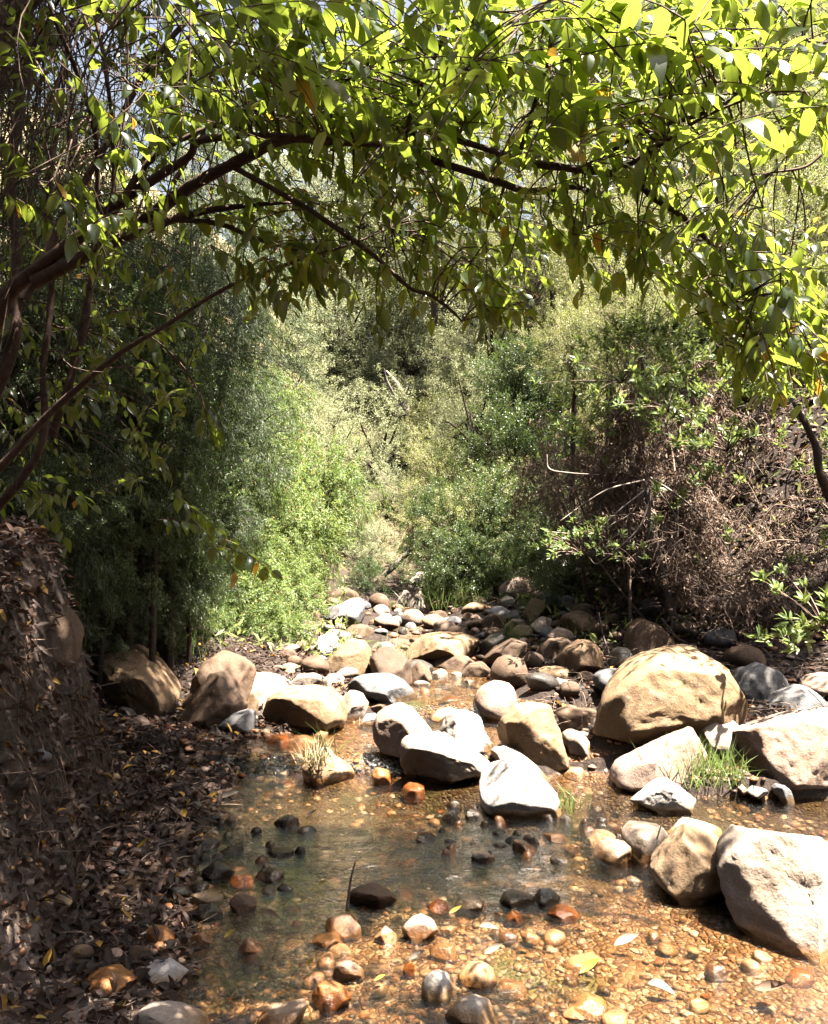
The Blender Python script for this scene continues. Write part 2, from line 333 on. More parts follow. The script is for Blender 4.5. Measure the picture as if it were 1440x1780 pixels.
def axis_vals(a, b, step, lo, hi, grow=1.14):
    v = list(np.arange(a, b, step)); s = step
    while v[-1] < hi: s *= grow; v.append(v[-1] + s)
    s = step; u = [v[0]]
    while u[-1] > lo: s *= grow; u.append(u[-1] - s)
    return np.array(u[::-1][:-1] + v)
gx = axis_vals(-3.0, 3.4, 0.028, -120, 120); gy = axis_vals(1.6, 8.0, 0.028, -60, 140)
def ground_mat():
    m, t, out = newmat('ground_soil'); L = t.links.new
    geo = nd(t, 'ShaderNodeNewGeometry'); pos = geo.outputs['Position']; sx = nd(t, 'ShaderNodeSeparateXYZ'); L(pos, sx.inputs[0])
    n1 = nd(t, 'ShaderNodeTexNoise', i_Scale=2.0, i_Detail=5.0); L(pos, n1.inputs['Vector'])
    n2 = nd(t, 'ShaderNodeTexNoise', i_Scale=28.0, i_Detail=6.0, i_Roughness=0.7); L(pos, n2.inputs['Vector'])
    vo = nd(t, 'ShaderNodeTexVoronoi', i_Scale=42.0); L(pos, vo.inputs['Vector']); ve = nd(t, 'ShaderNodeTexVoronoi', feature='DISTANCE_TO_EDGE', i_Scale=42.0); L(pos, ve.inputs['Vector'])
    sr = nd(t, 'ShaderNodeSeparateColor'); L(vo.outputs['Color'], sr.inputs[0])
    bed = ramp(t, [(0.0, (0.15, 0.06, 0.025)), (0.35, (0.31, 0.145, 0.06)), (0.7, (0.42, 0.235, 0.12)), (1.0, (0.54, 0.39, 0.28))], sr.outputs[0]).outputs[0]
    bed = mix(t, bed, ramp(t, [(0.0, (0.5, 0.4, 0.3)), (0.12, (1, 1, 1))], ve.outputs['Distance']).outputs[0], 0.8, 'MULTIPLY')
    bed = mix(t, bed, (0.13, 0.13, 0.03), ramp(t, [(0.56, (0, 0, 0)), (0.68, (1, 1, 1))], n1.outputs[0]).outputs[0])
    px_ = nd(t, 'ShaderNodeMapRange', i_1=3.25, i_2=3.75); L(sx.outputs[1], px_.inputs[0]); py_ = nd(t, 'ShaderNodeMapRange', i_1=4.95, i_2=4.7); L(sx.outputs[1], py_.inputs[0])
    bed = mix(t, bed, (0.22, 0.22, 0.14), math_(t, 'MULTIPLY', math_(t, 'MULTIPLY', px_.outputs[0], py_.outputs[0]), 0.9), 'MULTIPLY')  # mid-pool darkness put into the bed colour, in place of light absorbed by water
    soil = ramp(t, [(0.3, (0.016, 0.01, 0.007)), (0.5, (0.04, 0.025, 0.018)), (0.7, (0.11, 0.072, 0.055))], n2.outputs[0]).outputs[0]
    sand = ramp(t, [(0.3, (0.30, 0.21, 0.16)), (0.7, (0.48, 0.37, 0.31))], n2.outputs[0]).outputs[0]
    dsand = nd(t, 'ShaderNodeVectorMath', operation='DISTANCE'); L(pos, dsand.inputs[0]); dsand.inputs[1].default_value = (-1.3, 2.3, 0.12)
    soil = mix(t, soil, sand, ramp(t, [(0.5, (1, 1, 1)), (0.75, (0, 0, 0))], math_(t, 'ADD', dsand.outputs['Value'], math_(t, 'MULTIPLY', n1.outputs[0], 0.1))).outputs[0])
    far = ramp(t, [(0.35, (0.12, 0.10, 0.05)), (0.55, (0.30, 0.23, 0.12)), (0.7, (0.55, 0.43, 0.25))], n1.outputs[0]).outputs[0]
    soil = mix(t, soil, far, ramp(t, [(0.10, (0, 0, 0)), (0.13, (1, 1, 1))], math_(t, 'DIVIDE', sx.outputs[1], 100.0)).outputs[0])
    lv = math_(t, 'ADD', math_(t, 'MULTIPLY', math_(t, 'GREATER_THAN', sx.outputs[1], 5.0), 0.1), math_(t, 'MULTIPLY', math_(t, 'GREATER_THAN', sx.outputs[1], 5.86), 0.1))
    lv = math_(t, 'ADD', lv, math_(t, 'MULTIPLY', math_(t, 'MINIMUM', math_(t, 'MAXIMUM', math_(t, 'SUBTRACT', sx.outputs[1], 6.3), 0.0), 3.4), 0.085))
    dz = math_(t, 'ADD', math_(t, 'SUBTRACT', sx.outputs[2], lv), 0.5)
    under = ramp(t, [(0.495, (1, 1, 1)), (0.515, (0, 0, 0))], dz).outputs[0]
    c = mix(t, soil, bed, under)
    b = nd(t, 'ShaderNodeBsdfPrincipled', i_Roughness=0.9); L(c, b.inputs['Base Color'])
    rg = math_(t, 'SUBTRACT', 0.9, math_(t, 'MULTIPLY', under, 0.3)); L(rg, b.inputs['Roughness'])
    h = math_(t, 'ADD', math_(t, 'MULTIPLY', math_(t, 'MULTIPLY', ve.outputs['Distance'], 2.0), under), n2.outputs[0])
    bp = nd(t, 'ShaderNodeBump', i_Strength=1.0, i_Distance=0.03); L(h, bp.inputs['Height']); L(bp.outputs[0], b.inputs['Normal']); L(b.outputs[0], out.inputs[0])
    return m
def build_ground():
    X, Y = np.meshgrid(gx, gy); Z = ground(X, Y); mb = MB(); nx, ny = len(gx), len(gy)
    for (mx, my, mr) in MOUNDS:
        d2 = ((X - mx) ** 2 + (Y - my) ** 2 * 1.2) / (mr * 1.15) ** 2; wlm = water_level(np.array(my)); Z = np.maximum(Z, np.minimum(Z + (np.minimum(.05 + mr * .12, .09)) * np.exp(-d2 ** 2), wlm - .012 if abs(mx) < 9 else 0))
    i = (np.arange(ny - 1)[:, None] * nx + np.arange(nx - 1)[None]).ravel()
    mb.add(np.stack([X.ravel(), Y.ravel(), Z.ravel()], -1), np.stack([i, i + 1, i + nx + 1, i + nx], -1))
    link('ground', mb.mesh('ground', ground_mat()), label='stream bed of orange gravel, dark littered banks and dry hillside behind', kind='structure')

# ------------------------------------------------------------------ water
def water_mat():
    m, t, out = newmat('water'); L = t.links.new
    geo = nd(t, 'ShaderNodeNewGeometry'); pos = geo.outputs['Position']
    mp = nd(t, 'ShaderNodeMapping'); L(pos, mp.inputs[0]); mp.inputs['Scale'].default_value = (1.0, 1.7, 1.0); mp.inputs['Rotation'].default_value = (0, 0, math.radians(-14))
    n1 = nd(t, 'ShaderNodeTexNoise', i_Scale=7.0, i_Detail=5.0, i_Roughness=0.6, i_Distortion=0.8); L(mp.outputs[0], n1.inputs['Vector'])
    n2 = nd(t, 'ShaderNodeTexNoise', i_Scale=46.0, i_Detail=3.0, i_Roughness=0.6, i_Distortion=1.0); L(mp.outputs[0], n2.inputs['Vector'])
    n3 = nd(t, 'ShaderNodeTexNoise', i_Scale=1.3, i_Detail=2.0); L(pos, n3.inputs['Vector'])
    calm = ramp(t, [(0.38, (0.3, 0.3, 0.3)), (0.6, (1, 1, 1))], n3.outputs[0]).outputs[0]
    h = math_(t, 'MULTIPLY', math_(t, 'ADD', n1.outputs[0], math_(t, 'MULTIPLY', n2.outputs[0], 0.36)), calm)
    bp = nd(t, 'ShaderNodeBump', i_Strength=0.8, i_Distance=0.02); L(h, bp.inputs['Height'])
    fr = nd(t, 'ShaderNodeFresnel', i_IOR=1.42); L(bp.outputs[0], fr.inputs['Normal'])
    tr = nd(t, 'ShaderNodeBsdfTransparent'); tr.inputs[0].default_value = (0.90, 0.84, 0.68, 1)
    gl = nd(t, 'ShaderNodeBsdfGlossy', i_Roughness=0.02); L(bp.outputs[0], gl.inputs['Normal']); gl.inputs[0].default_value = (1, 1, 1, 1)
    mx = nd(t, 'ShaderNodeMixShader'); L(math_(t, 'MULTIPLY', fr.outputs[0], 1.9, True), mx.inputs[0]); L(tr.outputs[0], mx.inputs[1]); L(gl.outputs[0], mx.inputs[2])
    at = nd(t, 'ShaderNodeAttribute', attribute_name='foam'); fo = nd(t, 'ShaderNodeBsdfDiffuse'); fo.inputs[0].default_value = (0.75, 0.75, 0.75, 1)
    ff = math_(t, 'MULTIPLY', at.outputs['Fac'], ramp(t, [(0.52, (0, 0, 0)), (0.66, (1, 1, 1))], n2.outputs[0]).outputs[0])
    m2 = nd(t, 'ShaderNodeMixShader'); L(math_(t, 'MULTIPLY', ff, 0.7), m2.inputs[0]); L(mx.outputs[0], m2.inputs[1]); L(fo.outputs[0], m2.inputs[2]); L(m2.outputs[0], out.inputs[0])
    return m
wx = np.arange(-1.35, 5.2, 0.02); wy = np.concatenate([np.arange(0.6, 2.4, 0.04), np.arange(2.4, 4.8, 0.018), np.arange(4.8, 6.1, 0.015), np.arange(6.1, 9.8, 0.04)])
WX, WY = np.meshgrid(wx, wy); shift = 0.06 * fbm(np.stack([WX.ravel() * 3, WY.ravel() * 0, WX.ravel() * 0], -1), 4, 3).reshape(WX.shape)
WZ = water_level(WY + shift); slope = np.abs(np.gradient(WZ, axis=0)) / np.maximum(np.gradient(WY, axis=0), 1e-6)
q = np.stack([WX.ravel() * 12, WY.ravel() * 14, 0 * WX.ravel()], -1)
WZ = WZ + (fbm(q, 2, 3).reshape(WX.shape)) * (0.0065 + 0.010 * np.clip(slope, 0, 1.5))
mb = MB(); nx, ny = len(wx), len(wy); i = (np.arange(ny - 1)[:, None] * nx + np.arange(nx - 1)[None]).ravel()
keep = (WZ.ravel()[i] > ground(WX.ravel()[i], WY.ravel()[i], False) - 0.05)
mb.add(np.stack([WX.ravel(), WY.ravel(), WZ.ravel()], -1), np.stack([i, i + 1, i + nx + 1, i + nx], -1)[keep])
wme = mb.mesh('stream_water', water_mat()); at = wme.attributes.new('foam', 'FLOAT', 'POINT')
at.data.foreach_set('value', np.clip(slope * 0.9 - 0.55, 0, 1).ravel().astype(np.float32))
link('stream_water', wme, label='clear shallow stream water with ripples and small cascades', kind='structure')

# ------------------------------------------------------------------ rocks traced at their own depth
def ico(sub):
    import bmesh
    bm = bmesh.new(); bmesh.ops.create_icosphere(bm, subdivisions=sub, radius=1)
    v = np.array([q.co[:] for q in bm.verts]); f = np.array([[x.index for x in q.verts] for q in bm.faces]); bm.free(); return v, f
ICO = {k: ico(k) for k in (2, 3, 4, 5)}
NROCK = [0]
def rock_mesh(outline, Yc, depth, mat, facets=5, rough=0.05, sub=4, bottom=0.15, sq=0.85, seed=None):
    """outline in photo pixels -> solid rock: silhouette at distance Yc, own depth, facets and lumps"""
    NROCK[0] += 1; seed = NROCK[0] if seed is None else seed; r = np.random.default_rng(seed)
    o = np.array(outline, float); pts = np.array([P(a, b, Yc) for a, b in o]); x = pts[:, 0]; z = pts[:, 2]
    cx, cz = (x.min() + x.max()) / 2, (z.min() + z.max()) / 2
    x = x - cx; z = z - cz; hgt = z.max() - z.min(); low = z < 0; z = np.where(low, z * (1 + bottom), z); x = np.where(low, x * 1.06, x)
    # densify the outline and turn it into a radius per angle
    xs = []; zs = []
    for k in range(len(x)):
        k2 = (k + 1) % len(x); tt = np.linspace(0, 1, 12, endpoint=False); xs.append(x[k] + (x[k2] - x[k]) * tt); zs.append(z[k] + (z[k2] - z[k]) * tt)
    xs = np.concatenate(xs); zs = np.concatenate(zs); th = np.arctan2(zs, xs); R = np.hypot(xs, zs); od = np.argsort(th)
    tg = np.linspace(-np.pi, np.pi, 97); Rg = np.interp(tg, th[od], R[od], period=2 * np.pi); Rg[-1] = Rg[0]
    v, f = ICO[sub]; t = np.arctan2(v[:, 2], v[:, 0]); rho = np.hypot(v[:, 0], v[:, 2])
    rho2 = np.sin(np.arcsin(np.clip(rho, 0, 1)) ** 1.0) ** sq
    Rr = np.interp(t, tg, Rg)
    d = depth if depth else min(x.max() - x.min(), z.max() - z.min()) * 0.55
    p = np.stack([Rr * rho2 * np.cos(t), d * np.sign(v[:, 1]) * np.abs(v[:, 1]) ** sq, Rr * rho2 * np.sin(t)], -1)
    size = Rg.mean(); ext0 = (p[:, 0].min(), p[:, 0].max(), p[:, 2].min(), p[:, 2].max()); rough = rough * 1.25
    for k in range(facets + 4):
        n = r.normal(size=3); n[1] = -abs(n[1]) * 1.2 - 0.3 if k % 3 else abs(n[1]) + 0.3; n[2] += 0.25; n /= np.linalg.norm(n)
        pr = p @ n; lim = pr.max() * r.uniform(0.60, 0.90); ex = np.clip(pr - lim, 0, None); p = p - n[None] * (ex * 0.96)[:, None]
    nn = norm(p); sc = 1.6 / size
    bumpy = fbm(p * sc + seed * 3.1, seed, 4, 0.5); ridge = 1 - np.abs(fbm(p * sc * 1.3 + seed, seed + 7, 4, 0.55)) * 2
    p = p + nn * (size * rough * (bumpy * 1.3 + ridge * 0.45))[:, None]
    if sub >= 5: p = p + nn * (size * rough * 0.35 * fbm(p * sc * 6, seed + 3, 3))[:, None]
    chip = fbm(p * sc * 2.6 + seed * 9, seed + 31, 4, .6); p = p - norm(p) * (size * .03 * np.clip(chip - .05, 0, .3) / .3)[:, None]
    for ax_, lo, hi in ((0, ext0[0], ext0[1]), (2, ext0[2], ext0[3])):
        a0, a1 = p[:, ax_].min(), p[:, ax_].max(); p[:, ax_] = lo + (p[:, ax_] - a0) * (hi - lo) / (a1 - a0)
    m = MB(); m.add(p, f); return m.mesh('rock', ROCK[mat]), (cx, Yc, cz)

def T(ox, oy, s, pts): return [(ox + a / s, oy + b / s) for a, b in pts]
def G1(*p): return T(0, 1000, 2.88, p)
def G2(*p): return T(400, 1000, 2.88, p)
def G3(*p): return T(800, 1000, 2.25, p)
def G4(*p): return T(0, 1350, 2.88, p)
def G5(*p): return T(300, 1350, 2.88, p)
def G6(*p): return T(700, 1350, 2.88, p)
def G7(*p): return T(940, 1350, 2.88, p)
BIG = [
 # outline, distance, depth, colour, facets, roughness, label
 (G3((523,600),(528,540),(550,465),(610,410),(680,355),(760,315),(870,285),(950,293),(1010,340),(1050,400),(1085,490),(1100,570),(1090,660),(1000,680),(800,660),(760,640),(640,618)), 5.65, .5, 'gold', 7, .04, 'largest golden boulder with leaf shadows, overhanging a dark hollow'),
 (G3((600,800),(620,750),(700,690),(800,640),(890,598),(930,605),(960,660),(975,740),(940,800),(820,850),(700,835),(620,825)), 4.85, .24, 'pink', 4, .035, 'slanting wedge of pale pinkish rock below the golden boulder'),
 (G3((920,590),(960,560),(1020,545),(1080,560),(1105,620),(1095,700),(1060,740),(1000,730),(970,690)), 5.05, .2, 'cream', 6, .06, 'cracked cream rock wedged between slanting slab and long right boulder'),
 (G3((1090,620),(1110,580),(1180,545),(1300,532),(1480,535),(1520,640),(1500,740),(1400,790),(1250,800),(1130,770),(1100,700)), 4.95, .36, 'pink', 4, .03, 'long rounded pinkish boulder on the right bank, dark beneath'),
 (G3((680,890),(730,850),(780,810),(820,803),(870,840),(910,880),(935,920),(880,945),(780,940),(700,920)), 4.3, .17, 'white', 4, .04, 'white triangular rock standing alone in the right pool'),
 (G3((75,830),(80,790),(120,750),(190,733),(250,740),(320,790),(370,850),(387,900),(370,945),(280,948),(180,925),(90,890)), 4.35, .24, 'white', 5, .03, 'smooth white boulder with a leaf sprig shadow, beside the riffle'),
 (G3((120,720),(130,685),(180,665),(240,690),(300,740),(350,770),(350,800),(250,810),(150,750)), 4.9, .18, 'cream', 4, .05, 'pale rock just behind the smooth white shadow-marked boulder'),
 (G3((148,600),(170,550),(220,510),(290,500),(350,505),(375,560),(400,660),(415,750),(380,778),(320,740),(250,715),(200,690),(160,640)), 5.15, .24, 'tan', 6, .05, 'tall tan boulder with a vertical crack, in midstream'),
 (G3((400,620),(430,598),(480,620),(505,650),(508,740),(440,738),(410,690)), 5.2, .11, 'cream', 3, .04, 'small upright cream stone right of the tall tan boulder'),
 (G3((370,530),(430,515),(530,525),(530,600),(470,620),(400,600)), 5.95, .16, 'brown', 5, .06, 'brown shaded rock behind the tall tan boulder'),
 (G3((395,775),(430,752),(480,755),(495,780),(450,795)), 4.85, .08, 'cream', 2, .04, 'flat cream stone at the foot of the small upright stone'),
 (G3((1070,440),(1110,370),(1180,343),(1240,370),(1280,430),(1260,490),(1180,510),(1100,510)), 6.5, .3, 'grey', 5, .06, 'rough grey boulder behind and right of the golden boulder'),
 (G3((1200,520),(1250,470),(1330,435),(1400,440),(1430,480),(1430,530),(1300,545)), 5.9, .25, 'grey', 4, .05, 'sloping grey rock behind the long rounded right boulder'),
 (G3((1330,440),(1380,400),(1450,388),(1520,400),(1500,480),(1430,500),(1400,460)), 6.4, .28, 'pink', 4, .05, 'pale rock at the right edge above the sloping grey rock'),
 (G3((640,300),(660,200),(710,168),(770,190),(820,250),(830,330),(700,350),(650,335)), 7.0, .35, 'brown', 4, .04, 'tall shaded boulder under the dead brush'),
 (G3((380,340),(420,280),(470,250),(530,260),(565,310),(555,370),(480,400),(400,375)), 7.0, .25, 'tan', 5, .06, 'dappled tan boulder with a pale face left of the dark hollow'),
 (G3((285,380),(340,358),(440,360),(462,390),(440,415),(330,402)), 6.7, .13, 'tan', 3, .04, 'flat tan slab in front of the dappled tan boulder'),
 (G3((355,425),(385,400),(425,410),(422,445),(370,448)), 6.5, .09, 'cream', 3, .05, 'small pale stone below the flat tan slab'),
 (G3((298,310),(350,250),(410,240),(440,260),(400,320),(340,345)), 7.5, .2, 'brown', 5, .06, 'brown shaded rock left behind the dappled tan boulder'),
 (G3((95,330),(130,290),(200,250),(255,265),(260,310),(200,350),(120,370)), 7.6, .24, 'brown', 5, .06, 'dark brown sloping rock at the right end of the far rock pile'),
 (G3((258,150),(280,90),(320,95),(345,130),(332,185),(280,200)), 8.8, .2, 'tan', 5, .09, 'knobbly tan rock standing highest against the green shrubs'),
 (G3((278,200),(320,160),(360,170),(352,220),(300,240)), 8.3, .16, 'cream', 4, .06, 'pale rock leaning under the knobbly tan rock'),
 (G3((175,200),(200,170),(250,175),(262,215),(220,240),(180,230)), 8.5, .14, 'pink', 4, .08, 'pinkish broken rock left of the knobbly tan rock'),
 (G2((455,200),(480,175),(560,145),(630,110),(665,112),(680,150),(665,230),(640,255),(560,280),(480,265)), 9.4, .4, 'grey', 8, .05, 'angular blue-grey boulder at the head of the stream'),
 (G2((425,350),(450,300),(520,290),(560,340),(572,390),(480,405),(425,380)), 8.5, .22, 'white', 6, .05, 'pale bluish rock beside the bright green shrub'),
 (G2((475,290),(510,272),(550,275),(580,305),(570,332),(510,322)), 8.9, .16, 'pink', 3, .04, 'rounded pink stone under the angular blue-grey boulder'),
 (G2((570,290),(620,250),(690,250),(722,290),(690,325),(590,325)), 8.8, .2, 'brown', 4, .05, 'brown stone right under the angular blue-grey boulder'),
 (G2((475,480),(500,430),(560,375),(600,335),(640,320),(680,340),(705,390),(720,480),(700,505),(590,515),(520,508)), 7.3, .3, 'tan', 6, .04, 'peaked tan boulder with dappled face, midstream'),
 (G2((695,420),(740,368),(800,363),(870,400),(905,450),(912,560),(870,595),(800,565),(720,505)), 7.0, .26, 'brown', 5, .05, 'brown rounded boulder right against the peaked tan boulder'),
 (G2((690,370),(740,338),(800,342),(838,370),(800,385),(720,385)), 7.9, .16, 'tan', 3, .05, 'low tan stone behind the brown rounded boulder'),
 (G2((760,335),(820,318),(900,325),(905,355),(830,358)), 8.3, .14, 'brown', 3, .05, 'flat dark brown stone behind the low tan stone'),
 (G2((590,540),(620,500),(680,490),(790,495),(850,530),(900,590),(938,650),(900,672),(800,655),(700,655),(640,610),(600,585)), 6.35, .26, 'grey', 5, .045, 'greenish grey oval boulder below the peaked tan boulder'),
 (G2((875,410),(920,340),(980,300),(1060,288),(1150,292),(1220,320),(1250,370),(1240,440),(1100,450),(980,450),(900,440)), 8.1, .36, 'tan', 4, .035, 'broad arched tan boulder in the far rock pile'),
 (G2((1005,410),(1040,370),(1110,355),(1170,370),(1185,402),(1120,432),(1020,450)), 7.55, .16, 'cream', 3, .04, 'pale rounded rock resting before the arched tan boulder'),
 (G2((1015,468),(1040,422),(1100,392),(1180,400),(1225,440),(1150,485),(1060,482)), 7.3, .17, 'brown', 6, .05, 'dark angular rock under the pale rounded rock'),
 (G2((900,450),(950,430),(1000,470),(1012,512),(960,552),(903,545)), 6.9, .16, 'brown', 5, .05, 'dark rock with a white crest between brown and arched boulders'),
 (G2((1155,495),(1200,445),(1260,435),(1310,470),(1300,515),(1230,525),(1170,518)), 7.1, .18, 'brown', 5, .05, 'brown rock at the right side of the upper channel'),
 (G2((1010,490),(1050,470),(1090,480),(1080,510),(1030,515)), 7.0, .08, 'cream', 3, .05, 'small pale stone by the upper channel'),
 (G2((1250,350),(1300,300),(1360,290),(1400,330),(1390,375),(1290,412),(1255,385)), 8.2, .22, 'dark', 5, .05, 'purplish dark rock right of the arched tan boulder'),
 (G2((1150,530),(1190,518),(1240,528),(1230,548),(1160,550)), 6.7, .08, 'grey', 3, .05, 'little grey stone low in the upper channel'),
 (G2((1295,530),(1340,500),(1400,480),(1420,500),(1370,530),(1320,540)), 6.9, .12, 'grey', 3, .05, 'flat grey-green stone right of the upper channel'),
 (G2((105,480),(180,488),(260,530),(320,570),(320,650),(150,690),(110,640)), 6.2, .4, 'cream', 6, .05, 'pale layered ledge between the dark lump and long boulder'),
 (G2((155,700),(160,650),(200,600),(300,570),(430,563),(520,575),(570,620),(578,700),(560,760),(510,792),(440,768),(340,775),(250,790),(165,795)), 5.75, .32, 'tan', 6, .04, 'long tan boulder with dark undercut beside the upper pool'),
 (G2((545,600),(600,570),(660,590),(700,650),(712,690),(690,732),(640,745),(585,742),(555,690)), 6.0, .22, 'cream', 4, .04, 'rounded cream boulder at the right end of the long tan one'),
 (G2((640,748),(680,700),(730,695),(742,732),(700,768),(650,768)), 5.75, .1, 'white', 3, .04, 'small white stone at the edge of the upper pool'),
 (G2((298,535),(340,500),(420,495),(462,510),(450,545),(380,562),(310,558)), 6.9, .14, 'cream', 4, .05, 'low cream stone at the foot of the bright shrub'),
 (G2((425,555),(500,500),(545,492),(575,520),(572,555),(500,572)), 6.8, .14, 'pink', 5, .05, 'pinkish stone with dark crack behind the long tan boulder'),
 (G2((535,560),(565,545),(600,552),(600,580),(550,582)), 6.6, .07, 'orange', 3, .04, 'little orange stone left of the greenish grey boulder'),
 (G2((700,655),(750,632),(800,640),(782,692),(712,688)), 6.0, .11, 'brown', 3, .04, 'dark round stone behind the pink egg-shaped boulder'),
 (G2((712,740),(730,690),(790,650),(850,640),(910,660),(970,720),(1020,780),(1010,850),(900,945),(850,925),(780,870),(730,800)), 5.25, .24, 'pink', 3, .025, 'smooth pink egg-shaped boulder leaning in midstream'),
 (G2((850,830),(880,790),(960,780),(1060,790),(1150,850),(1240,900),(1305,950),(1250,1055),(1120,1065),(1000,1045),(930,1042),(900,1000),(860,930)), 4.85, .26, 'cream', 5, .07, 'rugged pitted cream boulder in front of the pink egg-shaped one'),
 (G2((1030,780),(1060,730),(1120,690),(1200,678),(1260,700),(1280,780),(1320,860),(1260,908),(1150,885),(1060,830)), 5.3, .2, 'white', 5, .045, 'bleached white rock behind the rugged cream boulder'),
 (G2((995,712),(1040,675),(1100,662),(1150,680),(1120,722),(1040,742)), 5.75, .13, 'cream', 3, .04, 'low cream rock behind the bleached white rock'),
 (G2((1000,682),(1040,620),(1100,603),(1170,615),(1222,672),(1150,685),(1060,675)), 6.15, .18, 'brown', 5, .05, 'brown dappled rock beside the small upper cascade'),
 (G2((358,940),(400,900),(470,890),(540,920),(600,960),(622,1000),(590,1042),(480,1052),(380,1012)), 4.75, .15, 'gold', 4, .05, 'mossy yellow rock with dead grass at the lower cascade'),
 (G2((410,900),(440,866),(490,865),(516,890),(470,918)), 4.88, .06, 'cream', 2, .04, 'pale stone perched on the mossy yellow rock'),
 (G2((708,995),(740,960),(790,968),(812,1020),(770,1052),(720,1035)), 4.7, .08, 'orange', 3, .04, 'rusty stone left of the rugged cream boulder'),
 (G2((860,1075),(900,1045),(940,1050),(975,1062),(972,1100),(900,1107)), 4.5, .06, 'orange', 3, .04, 'wet rusty stone at the foot of the rugged cream boulder'),
 (G2((165,825),(210,805),(280,815),(302,848),(200,855)), 5.3, .12, 'orange', 1, .02, 'flat orange stone lying in the upper pool'),
 (G2((285,820),(380,808),(455,830),(400,852),(300,852)), 5.25, .1, 'pink', 1, .02, 'flat pink stone beside the flat orange one in the upper pool'),
 (G2((418,800),(455,775),(492,785),(486,812),(430,817)), 5.45, .06, 'cream', 2, .04, 'small pale stone in front of the long tan boulder'),
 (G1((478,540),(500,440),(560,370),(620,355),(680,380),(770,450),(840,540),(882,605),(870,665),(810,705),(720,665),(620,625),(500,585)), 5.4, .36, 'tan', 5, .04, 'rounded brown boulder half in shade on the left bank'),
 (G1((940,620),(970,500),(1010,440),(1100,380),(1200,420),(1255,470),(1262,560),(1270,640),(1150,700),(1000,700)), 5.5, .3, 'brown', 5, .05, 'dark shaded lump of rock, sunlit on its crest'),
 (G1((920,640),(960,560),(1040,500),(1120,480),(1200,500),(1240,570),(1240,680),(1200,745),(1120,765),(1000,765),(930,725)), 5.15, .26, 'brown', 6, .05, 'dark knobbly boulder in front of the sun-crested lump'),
 (G1((1235,600),(1265,590),(1292,640),(1285,715),(1250,735),(1225,700)), 5.2, .12, 'tan', 4, .05, 'tan rock squeezed right of the dark knobbly boulder'),
 (G1((1085,775),(1110,730),(1160,690),(1230,670),(1280,712),(1250,772),(1210,802),(1120,795)), 4.95, .13, 'grey', 7, .04, 'angular blue-grey stone at the left end of upper pool'),
 (G1((573,675),(620,650),(690,650),(717,690),(680,712),(600,705)), 4.8, .1, 'cream', 2, .03, 'smooth cream stone below the rounded brown boulder'),
 (G1((640,725),(690,705),(740,720),(765,745),(730,765),(680,750)), 4.65, .08, 'pink', 3, .04, 'pink stone on leaf litter below the smooth cream stone'),
 (G1((190,180),(250,125),(330,200),(385,310),(380,430),(280,480),(200,420)), 4.05, .2, 'brown', 9, .1, 'tall mossy dark boulder in the left bank'),
 (G1((62,560),(80,528),(110,530),(120,565),(90,580)), 3.9, .05, 'cream', 2, .03, 'little cream stone stuck in the left bank'),
 (G1((-60,-50),(20,-70),(110,-40),(185,40),(160,90),(60,60),(-50,30)), 3.9, .2, 'brown', 5, .06, 'flat brown rock ledge high in the left bank'),
 (G7((556,440),(565,370),(595,310),(650,270),(760,270),(850,290),(920,320),(1000,380),(1015,430),(980,520),(945,650),(860,635),(740,610),(650,580),(600,520)), 3.62, .24, 'tan', 5, .045, 'round tan boulder in the water left of the big corner boulder'),
 (G7((625,255),(670,228),(760,235),(850,250),(900,270),(918,315),(800,330),(660,300)), 3.98, .13, 'cream', 6, .08, 'lumpy pale stones crowning behind the round tan boulder'),
 (G7((415,300),(460,250),(530,238),(600,245),(635,280),(600,350),(580,430),(480,432),(425,390)), 3.92, .17, 'cream', 3, .035, 'smooth cream boulder tucked left of the round tan boulder'),
 (G7((235,312),(280,280),(340,280),(382,302),(335,350),(262,345)), 4.0, .09, 'white', 2, .03, 'small white stone at the left end of the midstream row'),
 (G7((270,385),(300,345),(380,310),(440,335),(440,400),(480,432),(400,434),(310,415)), 3.88, .11, 'cream', 3, .04, 'low cream stone with striped shadow beside the small white stone'),
 (G7((930,590),(955,490),(1000,420),(1080,340),(1150,265),(1220,258),(1330,290),(1430,370),(1520,480),(1560,700),(1500,880),(1400,892),(1280,872),(1100,792),(980,722),(940,655)), 3.05, .34, 'cream', 5, .055, 'big rough cream boulder cut by the right edge, dark side shaded'),
 (G7((1162,60),(1180,35),(1230,50),(1275,85),(1265,110),(1200,105)), 4.7, .07, 'grey', 4, .05, 'dark grey stone lying at the right pool edge'),
 (G7((1035,75),(1070,52),(1130,62),(1135,85),(1080,92)), 4.7, .06, 'grey', 2, .03, 'smooth grey cobble on the right pool edge'),
 (G7((1050,100),(1090,85),(1138,95),(1136,120),(1080,128)), 4.58, .06, 'tan', 2, .03, 'smooth tan cobble under the grey one at the pool edge'),
 (G7((990,60),(1020,42),(1040,70),(1035,105),(1000,100)), 4.65, .05, 'pink', 2, .03, 'pink cobble beside the grass at the pool edge'),
]
def contact(px, py):
    Yc = 5.0
    for _ in range(12):
        x_ = (px - CX) / FPX * Yc; zz = max(gz(x_, Yc), float(water_level(Yc))); Yc = .5 * Yc + .5 * (EYE - zz) * FPX / (py - CY)
    return Yc
